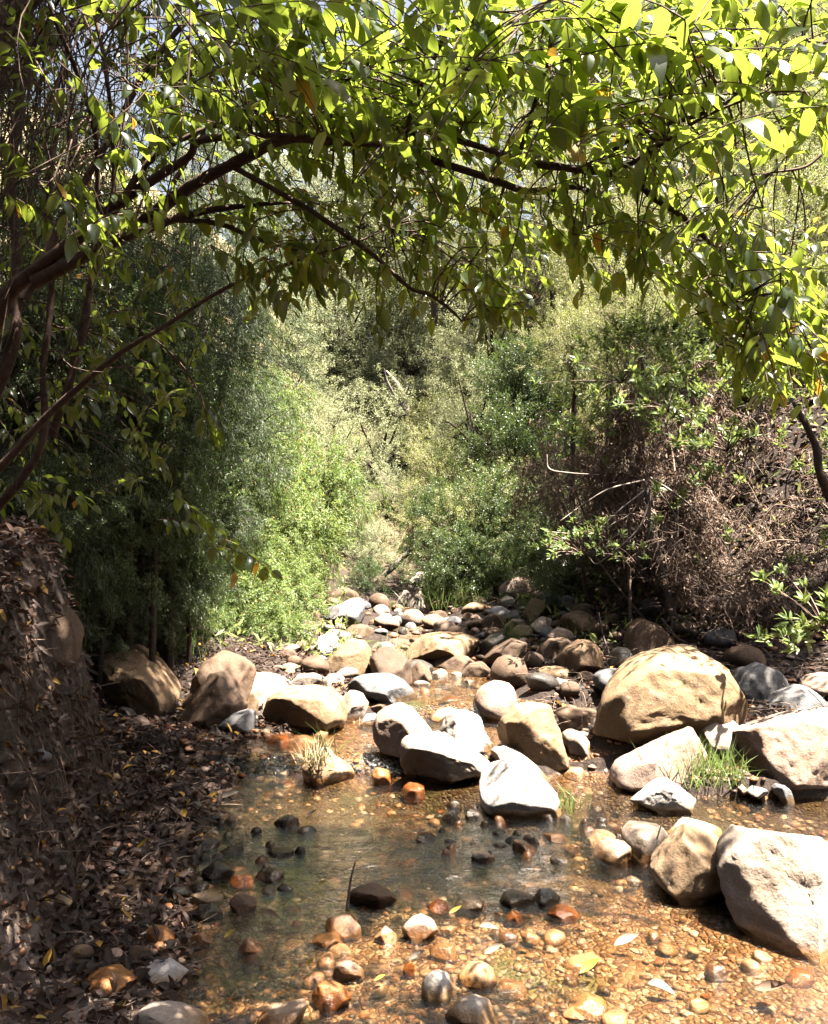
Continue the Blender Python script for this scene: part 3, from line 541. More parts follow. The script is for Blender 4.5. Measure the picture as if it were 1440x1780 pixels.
for i_, (ol, Yc, dep, mt, fc, ro, lab) in enumerate(BIG):
    if not any(q in lab for q in ('mossy dark', 'high in', 'stuck in', 'perched')):
        Yc = contact(sum(a for a, b in ol) / len(ol), max(b for a, b in ol) - 6) + dep * .5; BIG[i_] = (ol, Yc, dep, mt, fc, ro, lab)
    wpx = max(a for a, b in ol) - min(a for a, b in ol)
    x_ = sum(a for a, b in ol) / len(ol); x_ = (x_ - CX) / FPX * Yc; hh = (max(b for a, b in ol) - min(b for a, b in ol)) / FPX * Yc / 2
    zb = EYE - (max(b for a, b in ol) - CY) / FPX * Yc; bt = float(np.clip((zb - gz(x_, Yc) + .03) / hh, .08, 1.2))
    me, loc = rock_mesh(ol, Yc, dep, mt, fc, ro, 5 if wpx > 95 else 4, bt)
    big = wpx > 70
    link('boulder' if big else 'stone', me, None, loc, lab, 'boulder' if big else 'stone', ('boulders along the stream' if big else 'stones among the boulders'))
SMALL = [
 (G4((405,1030),(440,970),(520,937),(590,960),(680,1000),(682,1040),(580,1082),(490,1090)), 'orange', 'glossy orange stone, largest at the lower left'),
 (G4((685,1005),(740,930),(850,895),(920,930),(950,950),(880,1005),(820,1047),(730,1032)), 'white', 'pale grey stone right beside the largest orange stone'),
 (G4((715,765),(760,720),(830,740),(885,790),(880,850),(780,855),(720,825)), 'orange', 'brown-orange stone above the pale grey stone'),
 (G4((948,835),(970,780),(1010,760),(1050,800),(1082,825),(1040,855),(970,852)), 'pink', 'small peaked pink stone standing in dark green water'),
 (G4((1188,835),(1240,785),(1290,820),(1322,862),(1300,895),(1200,892)), 'pink', 'pink pointed stone where dark water meets the orange bed'),
 (G4((1008,455),(1050,410),(1130,420),(1172,470),(1140,517),(1050,512)), 'dark', 'large dark oval cobble at the left water edge'),
 (G4((1150,495),(1190,465),(1260,490),(1272,542),(1200,557),(1160,532)), 'orange', 'half-lit orange cobble right of the large dark oval one'),
 (G4((938,592),(980,555),(1060,575),(1112,580),(1117,622),(1040,642),(960,622)), 'white', 'grey-white flat cobble in the shaded left shallows'),
 (G4((963,685),(990,630),(1050,620),(1112,680),(1110,712),(1020,722)), 'slate', 'black wet cobble under the grey-white flat one'),
 (G4((1148,610),(1180,560),(1250,570),(1287,612),(1270,672),(1180,682)), 'brown', 'wet brown cobble right of the grey-white flat one'),
 (G4((680,1260),(680,1170),(720,1130),(800,1130),(900,1150),(1040,1220),(1040,1310),(700,1320)), 'cream', 'broad pale slab at the bottom edge'),
 (G4((590,520),(630,470),(690,480),(750,540),(740,572),(640,572)), 'tan', 'tan cobble with two sun flecks on the left bank'),
 (G4((368,495),(400,470),(437,490),(430,522),(380,522)), 'tan', 'small round cobble lit alone on the left bank'),
 (G4((62,885),(100,850),(240,830),(282,862),(250,902),(100,907)), 'brown', 'flat brown stone near the left edge'),
 (G4((380,805),(430,770),(472,800),(460,852),(400,852)), 'pink', 'pinkish cobble beside the root clump'),
 (G4((700,470),(730,430),(790,445),(795,500),(740,510)), 'brown', 'shaded brown cobble behind the two-fleck tan cobble'),
 (G5((878,575),(920,530),(1000,520),(1080,550),(1122,600),(1110,652),(1000,642),(900,622)), 'brown', 'dark brown rock with the upright stick leaning on it'),
 (G5((758,725),(850,690),(920,680),(947,720),(940,792),(870,802),(790,765)), 'pink', 'pink lumpy stone below the rock with the stick'),
 (G5((1008,775),(1060,735),(1122,760),(1120,812),(1060,832),(1020,812)), 'pink', 'round pink cobble between the two lumpy pink stones'),
 (G5((1153,745),(1190,690),(1250,665),(1310,700),(1332,762),(1250,822),(1170,792)), 'pink', 'pale pink stone with foaming water at its foot'),
 (G5((1283,862),(1330,825),(1400,830),(1427,882),(1380,917),(1310,902)), 'tan', 'rounded olive-tan cobble below the foaming pink stone'),
 (G5((698,1085),(730,1010),(790,1000),(860,1040),(892,1092),(860,1152),(780,1162),(720,1132)), 'orange', 'glossy orange-white oval stone at bottom centre'),
 (G5((428,1205),(470,1160),(590,1140),(650,1100),(682,1120),(640,1172),(600,1222),(520,1262),(440,1252)), 'cream', 'long whitish stone pointing right at the bottom edge'),
 (G5((1248,995),(1270,930),(1330,920),(1380,960),(1402,1042),(1370,1102),(1290,1117),(1250,1062)), 'white', 'white-topped stone with a dark wet base'),
 (G5((820,905),(880,890),(960,940),(962,1002),(880,1022),(800,985)), 'pink', 'sunken rosy stone above the glossy oval stone'),
 (G5((778,865),(830,835),(900,860),(912,890),(820,897)), 'cream', 'wet cream stone touching the sunken rosy stone'),
 (G5((658,835),(720,790),(810,775),(862,800),(830,842),(720,852)), 'tan', 'flat tan stone left of the wet cream stone'),
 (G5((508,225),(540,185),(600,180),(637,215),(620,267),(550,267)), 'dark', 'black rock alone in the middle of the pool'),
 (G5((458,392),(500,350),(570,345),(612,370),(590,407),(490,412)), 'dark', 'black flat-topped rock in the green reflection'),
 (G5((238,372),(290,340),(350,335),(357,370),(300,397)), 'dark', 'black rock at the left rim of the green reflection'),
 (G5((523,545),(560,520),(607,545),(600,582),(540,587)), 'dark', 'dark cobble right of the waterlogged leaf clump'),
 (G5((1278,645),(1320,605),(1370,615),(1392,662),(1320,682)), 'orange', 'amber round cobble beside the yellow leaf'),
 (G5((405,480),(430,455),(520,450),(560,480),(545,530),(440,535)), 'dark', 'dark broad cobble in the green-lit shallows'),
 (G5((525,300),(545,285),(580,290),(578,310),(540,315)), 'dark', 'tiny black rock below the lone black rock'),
 (G6((278,995),(320,930),(400,915),(450,950),(472,1002),(430,1042),(350,1047)), 'gold', 'yellowish rounded stone near the white-topped stone'),
 (G6((218,1175),(280,1110),(370,1075),(440,1110),(477,1182),(470,1250),(260,1250)), 'white', 'white-crested tan stone at the bottom edge'),
 (G6((188,212),(210,170),(260,152),(287,200),(270,237),(200,237)), 'slate', 'sharp black slate standing at the riffle top'),
 (G6((308,182),(330,150),(380,165),(422,212),(380,227),(330,212)), 'slate', 'sleek black stone with a white sheen by the slate'),
 (G6((483,605),(520,565),(590,560),(660,590),(667,642),(580,657),(500,642)), 'dark', 'big dark wet cobble in the lower riffle'),
 (G6((658,585),(690,540),(750,545),(792,602),(780,652),(710,652)), 'slate', 'black cobble with a pale patch, right of the big dark one'),
 (G6((548,345),(570,300),(620,310),(672,352),(660,387),(600,392)), 'brown', 'brown cobble lit pink on one side, in the riffle'),
 (G6((818,355),(840,325),(880,335),(892,372),(840,382)), 'pink', 'purple-pink cobble ringed dark, right of the riffle'),
 (G6((248,625),(290,585),(370,585),(417,622),(400,662),(300,672)), 'grey', 'wet grey-green cobble beside the amber one'),
 (G6((343,405),(370,360),(430,360),(462,402),(440,442),(370,442)), 'dark', 'dark cobble left in the riffle'),
 (G6((698,295),(760,270),(817,290),(810,322),(740,332)), 'gold', 'olive flat stone just below the white shadow-marked boulder'),
 (G6((798,945),(850,905),(960,895),(1022,920),(940,945),(830,967)), 'pink', 'flat wet pinkish stone above the yellow leaf'),
 (G6((718,685),(770,645),(840,650),(892,690),(850,717),(760,712)), 'orange', 'wet orange stone below the pale-patched black cobble'),
 (G6((518,695),(550,655),(600,690),(612,732),(540,727)), 'orange', 'little orange cobble below the big dark wet one'),
 (G6((738,415),(770,385),(820,400),(852,442),(770,442)), 'slate', 'black shiny cobble right in the riffle'),
 (G6((828,1115),(930,1080),(1020,1120),(1042,1192),(930,1182),(850,1152)), 'gold', 'flat golden stone under water near the bottom'),
 (G6((798,1185),(850,1150),(932,1202),(900,1222),(830,1212)), 'pink', 'oval pinkish stone touching the flat golden one'),
 (G6((1118,515),(1150,490),(1202,520),(1180,542),(1130,537)), 'grey', 'grey cobble in dark water left of the round tan boulder'),
 (G6((68,312),(90,275),(150,275),(197,320),(150,342),(90,327)), 'dark', 'dark cobble downstream of the black slate'),
 (G6((440,350),(470,325),(520,330),(525,365),(460,372)), 'dark', 'small black cobble in the middle of the riffle'),
 (G6((320,340),(345,322),(385,335),(380,360),(330,362)), 'brown', 'small brown cobble at the riffle left side'),
 (G6((450,690),(470,665),(505,675),(510,705),(470,712)), 'brown', 'small wet brown cobble under the riffle'),
 (G6((590,780),(640,765),(690,800),(680,835),(620,830)), 'pink', 'rosy cobble under water right of the curled leaf'),
 (G6((0,940),(30,900),(60,930),(60,985),(10,1000)), 'orange', 'amber stone left of the white-topped stone'),
 (G6((180,760),(220,735),(270,745),(275,780),(210,790)), 'pink', 'dull pink cobble right of the foaming stone'),
 (G4((985,250),(1000,240),(1040,248),(1065,262),(1050,282),(990,275)), 'pink', 'sunlit pink cobble at the leaf-strewn bank'),
 (G4((570,160),(600,138),(650,148),(655,180),(590,186)), 'brown', 'round brown cobble in the leaf litter'),
 (G4((870,110),(930,95),(960,120),(920,140),(880,130)), 'brown', 'small flat cobble high in the leaf litter'),
]
taken = []
for ol, mt, lab in SMALL:
    pm = max(b for a, b in ol); x0 = min(a for a, b in ol); x1 = max(a for a, b in ol); wm = (x1 - x0)
    Yc = EYE * FPX / (pm - 8 - CY)
    for _ in range(4):
        gx_ = ((x0 + x1) / 2 - CX) / FPX * Yc; zz = max(gz(gx_, Yc), -0.03); Yc = (EYE - max(zz, 0)) * FPX / (pm - 8 - CY)
    half = wm / FPX * Yc / 2; Yc += half * 0.25; hm = pm - min(b for a, b in ol)
    bt = float(np.clip((.03 - min(gz(gx_, Yc), 0)) / (hm * .37 / FPX * Yc), .25, .7))
    me, loc = rock_mesh([(a, pm - (pm - b) * .74 - hm * .03) for a, b in ol], Yc, half * 0.95, mt, 5, .045, 4, bt, 0.9)
    link('cobble', me, None, loc, lab, 'cobble', 'cobbles in the shallow foreground'); taken.append((loc[0], loc[1], half))
for (ol, Yc, dep, *_r) in BIG: taken.append((((min(a for a, b in ol) + max(a for a, b in ol)) / 2 - CX) / FPX * Yc, Yc, (max(a for a, b in ol) - min(a for a, b in ol)) / FPX * Yc / 2))
taken_a = np.array(taken)

MOUNDS = [(a, b, c) for a, b, c in taken if c > .11 and b < 9]
build_ground()
# loose cobbles nothing tells apart: copies of a few shapes
def proto_rock(seed, mat, sub=3):
    r = np.random.default_rng(seed); v, f = ICO[sub]; p = v * np.array([1, r.uniform(.65, .9), r.uniform(.42, .68)])
    for k in range(4):
        n = norm(r.normal(size=3)); pr = p @ n; ex = np.clip(pr - pr.max() * r.uniform(.68, .88), 0, None); p = p - n * (ex * .9)[:, None]
    p = p + norm(p) * (0.10 * fbm(p * 1.8 + seed, seed, 4))[:, None]
    m = MB(); m.add(p, f); return m.mesh('cobble', ROCK[mat])
pro = {}
for mt in ('orange', 'brown', 'dark', 'slate', 'pink', 'tan', 'grey', 'cream'):
    pro[mt] = [proto_rock(100 + k * 7 + len(mt), mt) for k in range(3)]
ZONES = [ # x0,x1,y0,y1,count,r0,r1,mats,label,group
 (-0.75, 2.6, 2.45, 3.5, 75, .018, .055, ('orange', 'pink', 'tan', 'orange', 'brown', 'cream'), 'small wet cobble of the sunlit orange bed in front', 'loose cobbles on the orange bed'),
 (-1.3, -0.2, 2.7, 4.2, 60, .02, .055, ('brown', 'dark', 'pink', 'brown', 'tan', 'grey'), 'small cobble in the shaded left shallows', 'loose cobbles in the left shade'),
 (0.05, 1.15, 3.7, 4.5, 60, .02, .05, ('dark', 'brown', 'pink', 'dark', 'tan', 'grey'), 'small dark wet cobble in the riffle before the white boulder', 'loose cobbles of the riffle'),
 (0.1, 1.0, 3.75, 4.5, 26, .03, .085, ('dark', 'dark', 'brown', 'slate', 'brown'), 'dark wet stone breaking the surface of the riffle', 'dark stones in the riffle'),
 (-1.0, -.45, 3.3, 4.2, 16, .03, .085, ('dark', 'dark', 'brown', 'slate'), 'dark wet stone breaking the surface by the left bank', 'dark stones by the left bank'),
 (-1.0, 0.3, 4.5, 5.1, 38, .02, .05, ('orange', 'pink', 'tan', 'brown'), 'small rusty stone at the lower cascade', 'loose stones of the lower cascade'),
 (-2.1, -0.9, 3.2, 5.2, 45, .02, .05, ('brown', 'dark', 'grey', 'tan'), 'half buried small stone in leaf litter', 'loose stones in the leaf litter'),
 (1.2, 2.8, 4.45, 5.1, 30, .02, .05, ('pink', 'tan', 'grey', 'brown'), 'small stone on the right pool margin', 'loose stones of the right margin'),
 (-1.0, 2.4, 5.9, 9.3, 230, .05, .21, ('brown', 'tan', 'dark', 'grey', 'brown', 'pink'), 'stone filling the upper rock pile between larger boulders', 'loose stones of the upper rock pile'),
]
LOOSE = []
for (x0, x1, y0, y1, cnt, r0, r1, mts, lab, grp) in ZONES:
    made = 0; tries = 0
    while made < cnt and tries < cnt * 12:
        tries += 1
        x = rng.uniform(x0, x1); y = rng.uniform(y0, y1); rr = r0 + (r1 - r0) * rng.random() ** 1.8
        if np.any(np.hypot(taken_a[:, 0] - x, (taken_a[:, 1] - y)) < taken_a[:, 2] * 0.85 + rr * 0.7): continue
        if y < 5 and abs((x / y) * FPX) > 760: continue
        mt = mts[rng.integers(len(mts))]; me = pro[mt][rng.integers(3)]
        z = gz(x, y) + rr * rng.uniform(0.05, 0.4) if 'surface' not in lab else (.018 + gz(x, y)) * .5
        LOOSE.append((rr / y, me, (x, y, z), lab, grp, (rr, rr, rr * rng.uniform(.8, 1.3) if 'surface' not in lab else max(rr * .7, (.018 - gz(x, y)) / 1.15)), (rng.uniform(-.3, .3), rng.uniform(-.3, .3), rng.uniform(0, 6.28))))
        taken_a = np.vstack([taken_a, [x, y, rr]]); made += 1

nc = 0; mbr = MB(); mbr_m = []
for (_, me, loc, lab, grp, sc_, ro_) in sorted(LOOSE, key=lambda q: -q[0]):
    pile = 'upper' in lab; nc += 0 if pile else 1
    if pile or nc <= 232:
        o = link('stone' if pile else 'cobble', me, None, loc, lab, 'stone' if pile else 'cobble', grp); o.scale = sc_; o.rotation_euler = ro_
    else:
        v = np.empty(len(me.vertices) * 3); me.vertices.foreach_get('co', v); v = v.reshape(-1, 3) * np.array(sc_); c_, s_ = math.cos(ro_[2]), math.sin(ro_[2])
        v = np.stack([v[:, 0] * c_ - v[:, 1] * s_, v[:, 0] * s_ + v[:, 1] * c_, v[:, 2]], -1) + np.array(loc)
        mt = me.materials[0]; mbr_m.append(mt) if mt not in mbr_m else None; mbr.add(v, ICO[3][1], mbr_m.index(mt))
link('pebbles', mbr.mesh('pebbles', mbr_m), label='smallest loose pebbles between the cobbles', cat='pebbles', kind='stuff')
# uncountable gravel
gv, gf = ICO[2]
mb = MB(); N = 17000
def scatter_px(n, pxr, yr, power=1.6):
    yy = yr[0] + (yr[1] - yr[0]) * rng.random(n) ** power; xx = (rng.uniform(pxr[0], pxr[1], n) - CX) / FPX * yy; return xx, yy
xx, yy = scatter_px(N, (-60, 1500), (2.3, 9.5), 1.9)
ok = ~((yy > 5.5) & (rng.random(N) < .75)) & ~((yy < 3.5) & (rng.random(N) < .35)) & (xx > xl(yy) - 0.55 - 0.3 * (yy > 5) - 0.5 * (yy < 2.9)) & ~((yy > 3.45) & (yy < 4.7) & (rng.random(N) < .8) & (xx < 1.5)) ; xx, yy = xx[ok], yy[ok]; N = len(xx)
zz = ground(xx, yy); rr = 0.006 + 0.018 * rng.random(N) ** 2.2; rr *= np.clip(yy / 3.8, .62, 2)
sc = np.stack([rr * rng.uniform(.8, 1.4, N), rr * rng.uniform(.7, 1.1, N), rr * rng.uniform(.4, .8, N)], -1)
a = rng.uniform(0, 6.28, N); ca, sa = np.cos(a), np.sin(a)
vv = gv[None] * sc[:, None] * (1 + 0.25 * rng.normal(size=(N, len(gv), 1)) * 0.5)
vx = vv[..., 0] * ca[:, None] - vv[..., 1] * sa[:, None]; vy = vv[..., 0] * sa[:, None] + vv[..., 1] * ca[:, None]
V = np.stack([vx + xx[:, None], vy + yy[:, None], vv[..., 2] + (zz + rr * 0.15)[:, None]], -1).reshape(-1, 3)
F = (gf[None] + (np.arange(N) * len(gv))[:, None, None]).reshape(-1, 3)
mb.add(V, F)
def gravel_mat():
    m, t, out = newmat('gravel'); L = t.links.new
    geo = nd(t, 'ShaderNodeNewGeometry'); r = ramp(t, [(0, (0.08, 0.04, 0.025)), (.25, (0.24, 0.10, 0.05)), (.5, (0.36, 0.17, 0.08)), (.7, (0.42, 0.25, 0.16)), (.85, (0.24, 0.17, 0.13)), (1, (0.50, 0.38, 0.31))], geo.outputs['Random Per Island'])
    n2 = nd(t, 'ShaderNodeTexNoise', i_Scale=120.0, i_Detail=3.0); L(geo.outputs['Position'], n2.inputs['Vector'])
    c = mix(t, r.outputs[0], ramp(t, [(.3, (.55, .5, .45)), (.6, (1, 1, 1))], n2.outputs[0]).outputs[0], .8, 'MULTIPLY')
    b = nd(t, 'ShaderNodeBsdfPrincipled', i_Roughness=0.5); L(c, b.inputs['Base Color']); L(b.outputs[0], out.inputs[0]); return m
link('gravel', mb.mesh('gravel', gravel_mat()), label='fine orange and brown gravel over the stream bed', cat='gravel', kind='stuff')

# ------------------------------------------------------------------ leaf litter, roots, sticks, fallen leaves
mb = MB(); N = 9000
yy = 2.3 + 4.6 * rng.random(N) ** 1.3; dd = rng.uniform(0, 1.9, N); xx = xl(yy) - dd
ok = (np.hypot(xx + 1.3, yy - 2.3) > .42) | (rng.random(N) < .3); xx, yy = xx[ok], yy[ok]; N = len(xx)
ye = rng.uniform(2.4, 5.0, 4200); xe = xl(ye) - rng.uniform(.3, 1.25, 4200); xx = np.concatenate([xx, xe]); yy = np.concatenate([yy, ye]); N = len(xx)
n = rnd_dir(N) * 0.75 + np.array([.25, -.1, .9]); ax = np.cross(norm(n), rnd_dir(N))
leaves(mb, np.stack([xx, yy, ground(xx, yy) + rng.uniform(0, .03, N)], -1), ax, n, rng.uniform(.025, .075, N), rng.uniform(.012, .035, N), rng.uniform(-.3, .7, N), 0.35, 0)
A = np.stack([xx[:1500], yy[:1500], ground(xx[:1500], yy[:1500]) + .01], -1); dv = rnd_dir(1500) * np.array([1, 1, .25]) * rng.uniform(.04, .2, (1500, 1))
twigs(mb, A, A + dv * .5 + rnd_dir(1500) * .015 + np.array([0, 0, .01]), A + dv, .0022, .001, 3, 3, 1)
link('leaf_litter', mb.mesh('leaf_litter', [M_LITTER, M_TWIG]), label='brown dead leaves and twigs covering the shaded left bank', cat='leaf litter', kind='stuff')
mb = MB(); N = 7000
yy = rng.uniform(5.2, 10.5, N); xx = rng.uniform(0.9, 4.6, N)
ok = (xx > xr(yy) + 0.12); xx, yy = xx[ok], yy[ok]; N = len(xx); n = rnd_dir(N) * 0.6 + np.array([0, 0, 1.0])
leaves(mb, np.stack([xx, yy, ground(xx, yy) + rng.uniform(0, .04, N)], -1), np.cross(norm(n), rnd_dir(N)), n, rng.uniform(.03, .08, N), rng.uniform(.015, .04, N), .4, 0.35, 0)
A = np.stack([xx, yy, ground(xx, yy) + .02], -1)[:2500]; dv = rnd_dir(2500) * np.array([1, 1, .35]) * rng.uniform(.05, .35, (2500, 1))
twigs(mb, A, A + dv * .5 + np.array([0, 0, .03]), A + dv, .003, .0015, 3, 3, 1)
link('leaf_litter', mb.mesh('leaf_litter', [M_LITTER, M_TWIG]), label='dead leaves and broken twigs under the dead brush on the right bank', cat='leaf litter', kind='stuff')

# hanging roots on the left bank
def on_ground(px, py, lift=.03):
    ys = np.arange(2.2, 7, .02); xs = (px - CX) / FPX * ys; zs = EYE - (py - CY) / FPX * ys; k = np.argmax(ground(xs, ys, False) > zs)
    return np.array([xs[k], ys[k] - lift, zs[k] + lift * .3])
for k, (px, py, Y, n_) in enumerate([(75, 1300, 3.35, 90), (45, 1130, 3.2, 70), (130, 1230, 3.8, 60), (190, 1590, 2.95, 30)]):
    mb = MB(); A = np.array([on_ground(px + rng.normal(0, 38), py + rng.normal(0, 30 if k != 3 else 12)) for _ in range(n_)])
    ln = rng.uniform(.1, .38, n_) * (0.4 if k == 3 else 1); dv = np.stack([rng.normal(0, .25, n_) + .1, rng.normal(0, .25, n_) - .25, -np.ones(n_)], -1) * ln[:, None]
    twigs(mb, A, A + dv * .5 + rnd_dir(n_) * .09, A + dv + rng.normal(size=(n_, 3)) * .03, rng.uniform(.0008, .003, n_), .0006, 6, 5)
    lab = ['pale tangled roots hanging down the left bank, lit in spots', 'dark fine roots high on the left bank edge', 'thin roots hanging below the mossy dark boulder', 'clump of dry rootlets beside the brown-orange stone'][k]
    link('root_tangle', mb.mesh('root_tangle', M_ROOT), label=lab, cat='roots', group='roots of the left bank')
for k, pts in enumerate([[(0, 1195), (40, 1235), (75, 1300), (72, 1345), (80, 1390)], [(70, 1240), (95, 1180), (110, 1150)], [(20, 1300), (50, 1330), (40, 1400), (55, 1450)]]):
    mb = MB(); tube(mb, [on_ground(a, b, .012) for i, (a, b) in enumerate(pts)], np.linspace(.012, .005, len(pts)), 7, 0, .3, k)
    link('root', mb.mesh('root', M_ROOT), label=['thick bent root running down the left bank', 'short pale root rising from the left bank', 'dark root curling by the left edge'][k], cat='root', group='thick roots of the left bank')
# upright stick in the stream
mb = MB(); base = P(603, 1566, 3.28); tube(mb, [base + np.array([0, 0, -.03]), P(610, 1530, 3.27), P(618, 1497, 3.26)], [.006, .0045, .003], 6, 0, .3)
link('stick', mb.mesh('stick', M_TWIG), label='thin brown stick standing upright by the dark brown rock', cat='stick')
mb = MB(); tube(mb, [P(1140, 1470, 3.7), P(1148, 1440, 3.7), P(1152, 1432, 3.7)], [.004, .003, .002], 5)
link('reed_stalk', mb.mesh('reed_stalk', M_STRAW), label='single pale reed stalk behind the round tan boulder', cat='reed')
mb = MB(); pts = [P(215, 1472, 3.85), P(290, 1470, 3.9), P(370, 1475, 3.95)]; tube(mb, [p + np.array([0, 0, .02]) for p in pts], [.006, .005, .003], 6, 0, .3)
link('stick', mb.mesh('stick', M_TWIG), label='long thin stick lying on the left bank litter', cat='stick')
for k, (pts) in enumerate([[(1085, 1320), (1080, 1300), (1070, 1288)], [(1100, 1312), (1095, 1298), (1088, 1290)], [(1062, 1330), (1050, 1318), (1046, 1310)]]):
    pass
# fallen leaves: each a thing
FL = [(250, 1475, 1, .09, 'long yellow leaf lying among the left litter'), (78, 1515, 1, .05, 'curled yellow leaf near the left edge'), (60, 1545, 1, .07, 'orange-yellow leaf below the curled one at left'),
 (218, 1567, 1, .05, 'yellow leaf upright against a shaded cobble'), (136, 1662, 1, .045, 'yellow-green leaf on the litter left of the orange stone'), (70, 1770, 1, .04, 'yellow leaf on the sand at the bottom left'),
 (400, 1628, 1, .06, 'pale yellow leaf caught beside the pink pointed stone'), (542, 1680, 1, .06, 'twisted yellow leaf in the sunlit shallows'), (560, 1540, 1, .05, 'yellow leaf in dark water under the green reflection'),
 (790, 1588, 1, .06, 'yellow-green leaf by the amber round cobble'), (1025, 1686, 1, .1, 'broad bright yellow leaf on the orange bed'), (1090, 1640, 0, .12, 'long bleached leaf on the orange bed'),
 (1150, 1715, 0, .11, 'white bleached leaf near the bottom right'), (728, 1668, 0, .09, 'white leaf bent over the white-topped stone'), (850, 1612, 2, .09, 'curled dark leaf with a white edge below the riffle'),
 (1340, 1725, 2, .13, 'long brown leaf under water at lower right'), (400, 1388, 0, .14, 'large crumpled greyish leaf at the left rim of the pool'), (660, 1705, 1, .05, 'small yellow leaf between stones at bottom centre'),
 (1000, 1545, 1, .03, 'tiny yellow leaf floating in the dark riffle'), (540, 1420, 2, .07, 'black soaked leaf beside the lone black rock'), (860, 1655, 0, .09, 'creamy leaf flat on the wet stones'), (470, 1590, 2, .09, 'clump of brown soaked leaf in the left shallows')]
for px, py, kd, ln, lab in FL:
    ln *= .75
    Yc = EYE * FPX / (py - CY)
    for _ in range(4): x_ = (px - CX) / FPX * Yc; z_ = max(gz(x_, Yc), 0.0); Yc = (EYE - z_ - .02) * FPX / (py - CY)
    mb = MB(); a = rng.uniform(-.6, .6); ax = np.array([[math.cos(a), math.sin(a) * .7, rng.uniform(.0, .3)]])
    p = np.array([[(px - CX) / FPX * Yc, Yc, z_ + .025]]) - ax * ln / 2
    leaves(mb, p, ax, np.array([[rng.uniform(-.3, .3), -.55, 1.]]), ln, ln * .36, rng.uniform(.3, .8) * rng.choice([-1, 1]), .5, 0, LEAF_FULL)
    link('fallen_leaf', mb.mesh('fallen_leaf', [M_PLEAF, M_YLEAF, M_DEAD][kd]), label=lab, cat='leaf', group='fallen leaves')

# grass tufts
def tuft(px, py, Y, n, h, spread, lab, mat=None, ontop=None):
    mb = MB(); c = P(px, py, Y) if ontop else np.array([(px - CX) / FPX * Y, Y, max(gz((px - CX) / FPX * Y, Y), 0)])
    A = c + rng.normal(size=(n, 3)) * np.array([spread, spread, .004])
    ax = np.stack([rng.normal(0, .35, n), rng.normal(0, .35, n), np.ones(n)], -1)
    leaves(mb, A, ax, rnd_dir(n) * np.array([1, 1, .2]), rng.uniform(.4, 1.1, n) * h, .0055, rng.uniform(.1, .8, n), .1, 0, (np.array([0, .25, .5, .75, 1.]), np.array([.4, .5, .42, .25, 0.])))
    link('grass_tuft', mb.mesh('grass_tuft', mat or M_GRASS), label=lab, cat='grass tuft', group='grass tufts by the water')
tuft(1225, 1385, 4.62, 170, .22, .09, 'tall green grass tuft in front of the slanting slab')
tuft(1262, 1375, 4.66, 70, .17, .06, 'thin grass tuft right of the tall one, before the cracked rock')
tuft(990, 1420, 4.35, 40, .13, .05, 'sparse grass in water right of the smooth white boulder')
tuft(550, 1330, 4.72, 90, .16, .045, 'dead straw grass on the mossy yellow rock', M_STRAW, True)
tuft(570, 1315, 4.72, 22, .22, .03, 'few green blades over the mossy yellow rock', M_GRASS, True)
tuft(600, 1190, 6.9, 60, .32, .06, 'green grass before the peaked tan boulder')
tuft(680, 1175, 6.8, 60, .3, .06, 'green grass before the brown rounded boulder')
tuft(790, 1110, 8.9, 160, .35, .18, 'olive grass tuft behind the arched tan boulder')
tuft(895, 1175, 7.3, 70, .25, .08, 'shaded grass tuft beside the dark brown sloping rock')
tuft(310, 1140, 6.2, 120, .28, .18, 'grass at the foot of the bright shrub behind the brown boulder')

# ------------------------------------------------------------------ shrubs and trees
def crown(mb, mat, C, R, n_cl, per, ll, lw, cr, droop=0.2, out=0.6, shell=0.45, thin=0.0, tmpl=LEAF_MID, seed=0, twm=1, hole=0.0, flat=0.0):
    """clumps of leaves on twigs through an uneven volume"""
    R = np.array(R, float); C = np.array(C, float)
    d = rnd_dir(n_cl * 2); rad = rng.random(n_cl * 2) ** shell
    lump = 1 + 0.38 * fbm(d * 1.9 + seed, seed, 3) * 2
    c = d * rad[:, None] * lump[:, None]
    if hole: ok = fbm(c * 2.1 + seed * 2, seed + 5, 2) > (hole - 0.5); c = c[ok]; d = d[ok]
    c = c[:n_cl]; d = d[:n_cl]; K = len(c)
    c = C + c * R; c[:, 2] = np.maximum(c[:, 2], 0.02)
    od = norm(d * R.mean() / R + np.array([0, 0, .35 - droop]) + rnd_dir(K) * .5)
    L_ = cr * rng.uniform(.7, 1.5, K)
    A = c - od * L_[:, None] * .5; B = c + od * L_[:, None] * .2 + np.array([0, 0, .03]); E = c + od * L_[:, None] + np.array([0, 0, -1.]) * (droop * L_)[:, None]
    twigs(mb, A, B, E, .004 + cr * .006, .0012, 4, 3, twm)
    t = rng.random((K, per)); t = t[..., None]
    p = (1 - t) ** 2 * A[:, None] + 2 * t * (1 - t) * B[:, None] + t ** 2 * E[:, None] + rng.normal(size=(K, per, 3)) * cr * (.30 - .14 * t)
    p = p.reshape(-1, 3); n = len(p)
    ax = np.repeat(od, per, 0) * out + rnd_dir(n) * .8 + np.array([0, 0, -droop * 1.4])
    nr = rnd_dir(n) * .8 + np.array([0, 0, .8]) + np.repeat(d, per, 0) * .3
    leaves(mb, p, ax, nr, ll * rng.uniform(.6, 1.25, n), lw * rng.uniform(.7, 1.2, n), .25, .15, mat, tmpl)
    return c
LEAF_TINY = (np.array([0, .45, 1.]), np.array([0.02, .5, 0.0]))
LEAF_THIN = (np.array([0, .4, 1.]), np.array([0.06, .5, 0.0]))

